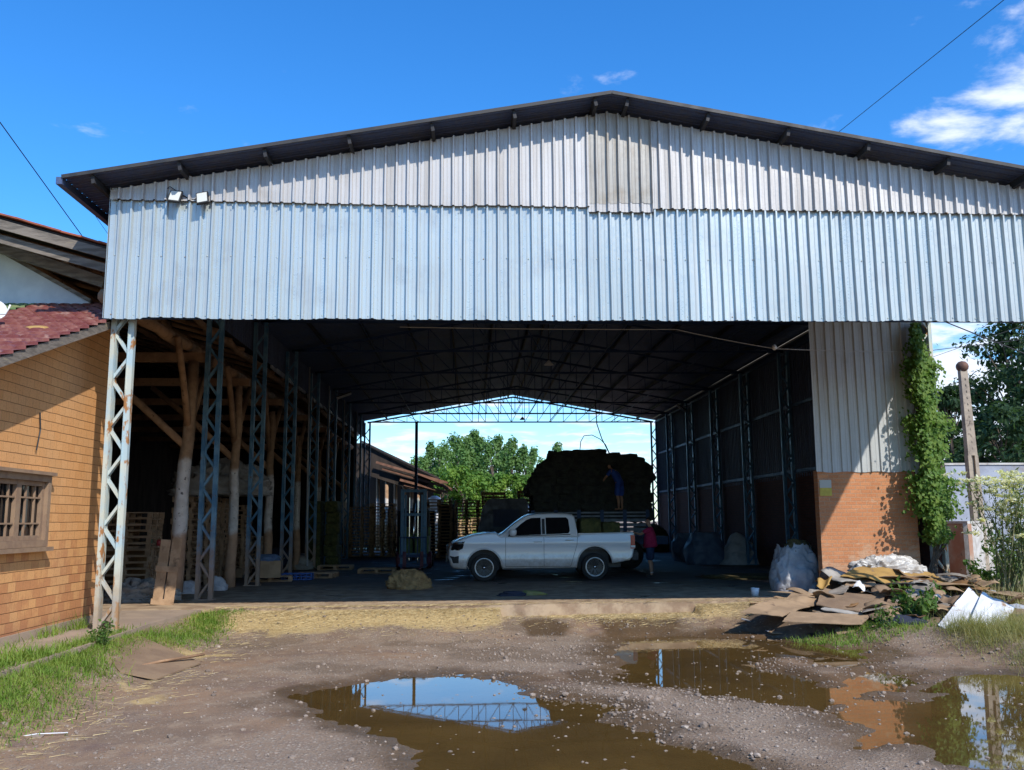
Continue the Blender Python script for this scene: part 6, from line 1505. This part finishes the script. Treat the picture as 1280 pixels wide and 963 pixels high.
for i, (px, Y, py, cr) in enumerate(((532, 80, 596, 2.1), (556, 78, 590, 2.3), (577, 76, 588, 2.2), (600, 79, 592, 2.3), (622, 77, 595, 2.2), (645, 78, 598, 2.3), (668, 76, 600, 2.3), (692, 79, 600, 2.3))):
    q = P(px, py, Y=Y); g0 = P(px, 650, Y=Y); tree('broad_tree', 'bright green bushy tree in the lower row beyond the pallets', 'bushy trees beyond the pallets', (g0.x, Y, -.2), q.z+.3, cr, LEAF_TREE, 3600, .28, 140+i, 'round', .08)
for i, (px, Y, py, cr, m_, lb, hh) in enumerate(((1198, 62, 484, 2.0, LEAF_DARK, 'slender dark tree directly behind the leaning post', .3), (1284, 66, 396, 4.0, LEAF_DARK, 'tallest dark tree at the right edge, rising above the rest', .28), (1262, 54, 512, 3.0, LEAF_DARK, 'dense low dark tree in front of the tallest one', .2), (1234, 70, 486, 2.5, LEAF_DARK, 'dark tree between the post and the tallest tree', .22), (1180, 74, 506, 2.4, LEAF_DARK, 'small dark tree beside the vine covered corner', .2), (1345, 60, 410, 4.4, LEAF_DARK, 'wide dark tree cut by the right picture edge', .2))):
    g0 = P(px, 650, Y=Y); Y *= 2.3; cr *= 2.2; g0 = P(px, 650, Y=Y); q = P(px, py, Y=Y); tree('dark_tree', lb, 'dark trees behind the boundary wall', (g0.x, Y, -.25), q.z, cr, m_, 6500 if cr > 8 else 3200, .85, 200+i, 'round', hh)

# ------------------------------------------------------------------ cables and lamps
def cable(name, label, pts, r, m=WIRE, sag=0., cat='cable'):
    mb = MB(); p = []
    for k in range(len(pts)-1):
        a, b = Vector(pts[k]), Vector(pts[k+1])
        for i in range(12): t = i/12; p.append(a.lerp(b, t)-Vector((0, 0, sag*4*t*(1-t))))
    p.append(Vector(pts[-1])); mb.tube(p, r, 5); o = mb.build(name, m); tag(o, label, cat); return o
cable('power_cable', 'single black power cable crossing the upper left sky', [P(-60, 70, Y=17), P(112, 308, Y=24)], .012)
cable('power_cable', 'faint thin cable in the sky beside the shed eave at the left', [P(88, 225, Y=26), P(140, 300, Y=30)], .008)
cable('power_cable', 'single black power cable crossing the upper right sky', [P(1330, -60, Y=24), P(1030, 180, Y=40)], .014)
cable('power_cable', 'thick black cable running down to the right under the metal gable', [P(1165, 396, Y=32), P(1300, 450, Y=30)], .022)
cable('power_cable', 'thin cable rising to the right above the far trees', [P(1150, 440, Y=45), P(1300, 422, Y=48)], .018)
cable('power_cable', 'thin steep cable crossing the sky patch right of the vine', [P(1150, 452, Y=50), P(1300, 400, Y=52)], .014)
cable('light_cable', 'pale cable sagging across the shed entrance to the front wall', [P(500, 409, Y=20.4), P(845, 412, Y=20.), P(968, 436, Y=19.6), P(1145, 440, Y=20.1)], .010, WIRE_W, .02)
mb = MB(); q = P(968, 435, Y=19.6); mb.s = True; mb.lathe([(0, -.06), (.05, -.03), (.055, .03), (.02, .07), (0, .07)], q, 10); o = mb.build('bulb_holder', WHITE_PL); tag(o, 'small white lamp holder on the pale cable at the entrance', 'lamp')
def tube_light(px, py, Y, dx, dz, label):
    q = P(px, py, Y=Y); t = thing('tube_light', label, 'lamp', q, 0); mb = MB(); mb.tube([(-dx, -.2, -dz), (dx, .2, dz)], .05, 8); mb.build('tube', WHITE_PL, t); mb = MB(); mb.bar((-dx, -.2, -dz+.06), (dx, .2, dz+.06), .09, .04); mb.bar((0, 0, .06), (-.3 if px < 600 else .3, 0, .12), .03); mb.build('holder', BLACKP, t)
tube_light(430, 495, 33.6, .22, .12, 'white tube lamp high on the left row of columns')
tube_light(852, 511, 40, .22, -.1, 'white tube lamp high on the right wall')
def pendant(px, py, Y, label):
    q = P(px, py, Y=Y); t = thing('pendant_lamp', label, 'lamp', q); mb = MB(); mb.s = True; mb.lathe([(.02, .12), (.06, .08), (.16, -.04), (.15, -.04), (.05, .06), (.02, .10)], n=14); mb.build('shade', WHITE_PL, t); mb = MB(); mb.tube([(0, 0, .1), (0, 0, max(.3, roofz(q.x)-.12-q.z))], .012, 5); mb.build('cord', WIRE, t)
pendant(686, 455, 28.99, 'white hanging lamp under the roof right of the ridge'); pendant(653, 524, 49, 'dark hanging lamp at the far truss, right of its middle')
a = P(742, 528, Y=33)
mb = MB(); pts = [P(x, y, Y=33) for x, y in ((744, 500), (746, 530), (752, 548), (757, 558), (762, 568))]; mb.tube(pts, .02, 5); pts = [P(x, y, Y=33) for x, y in ((762, 567), (757, 556), (750, 549), (740, 544), (730, 545), (726, 552), (725, 562))]; mb.tube(pts, .016, 5)
o = mb.build('hanging_cable', WIRE); tag(o, 'black cable looping down from the roof onto the hay load', 'cable')
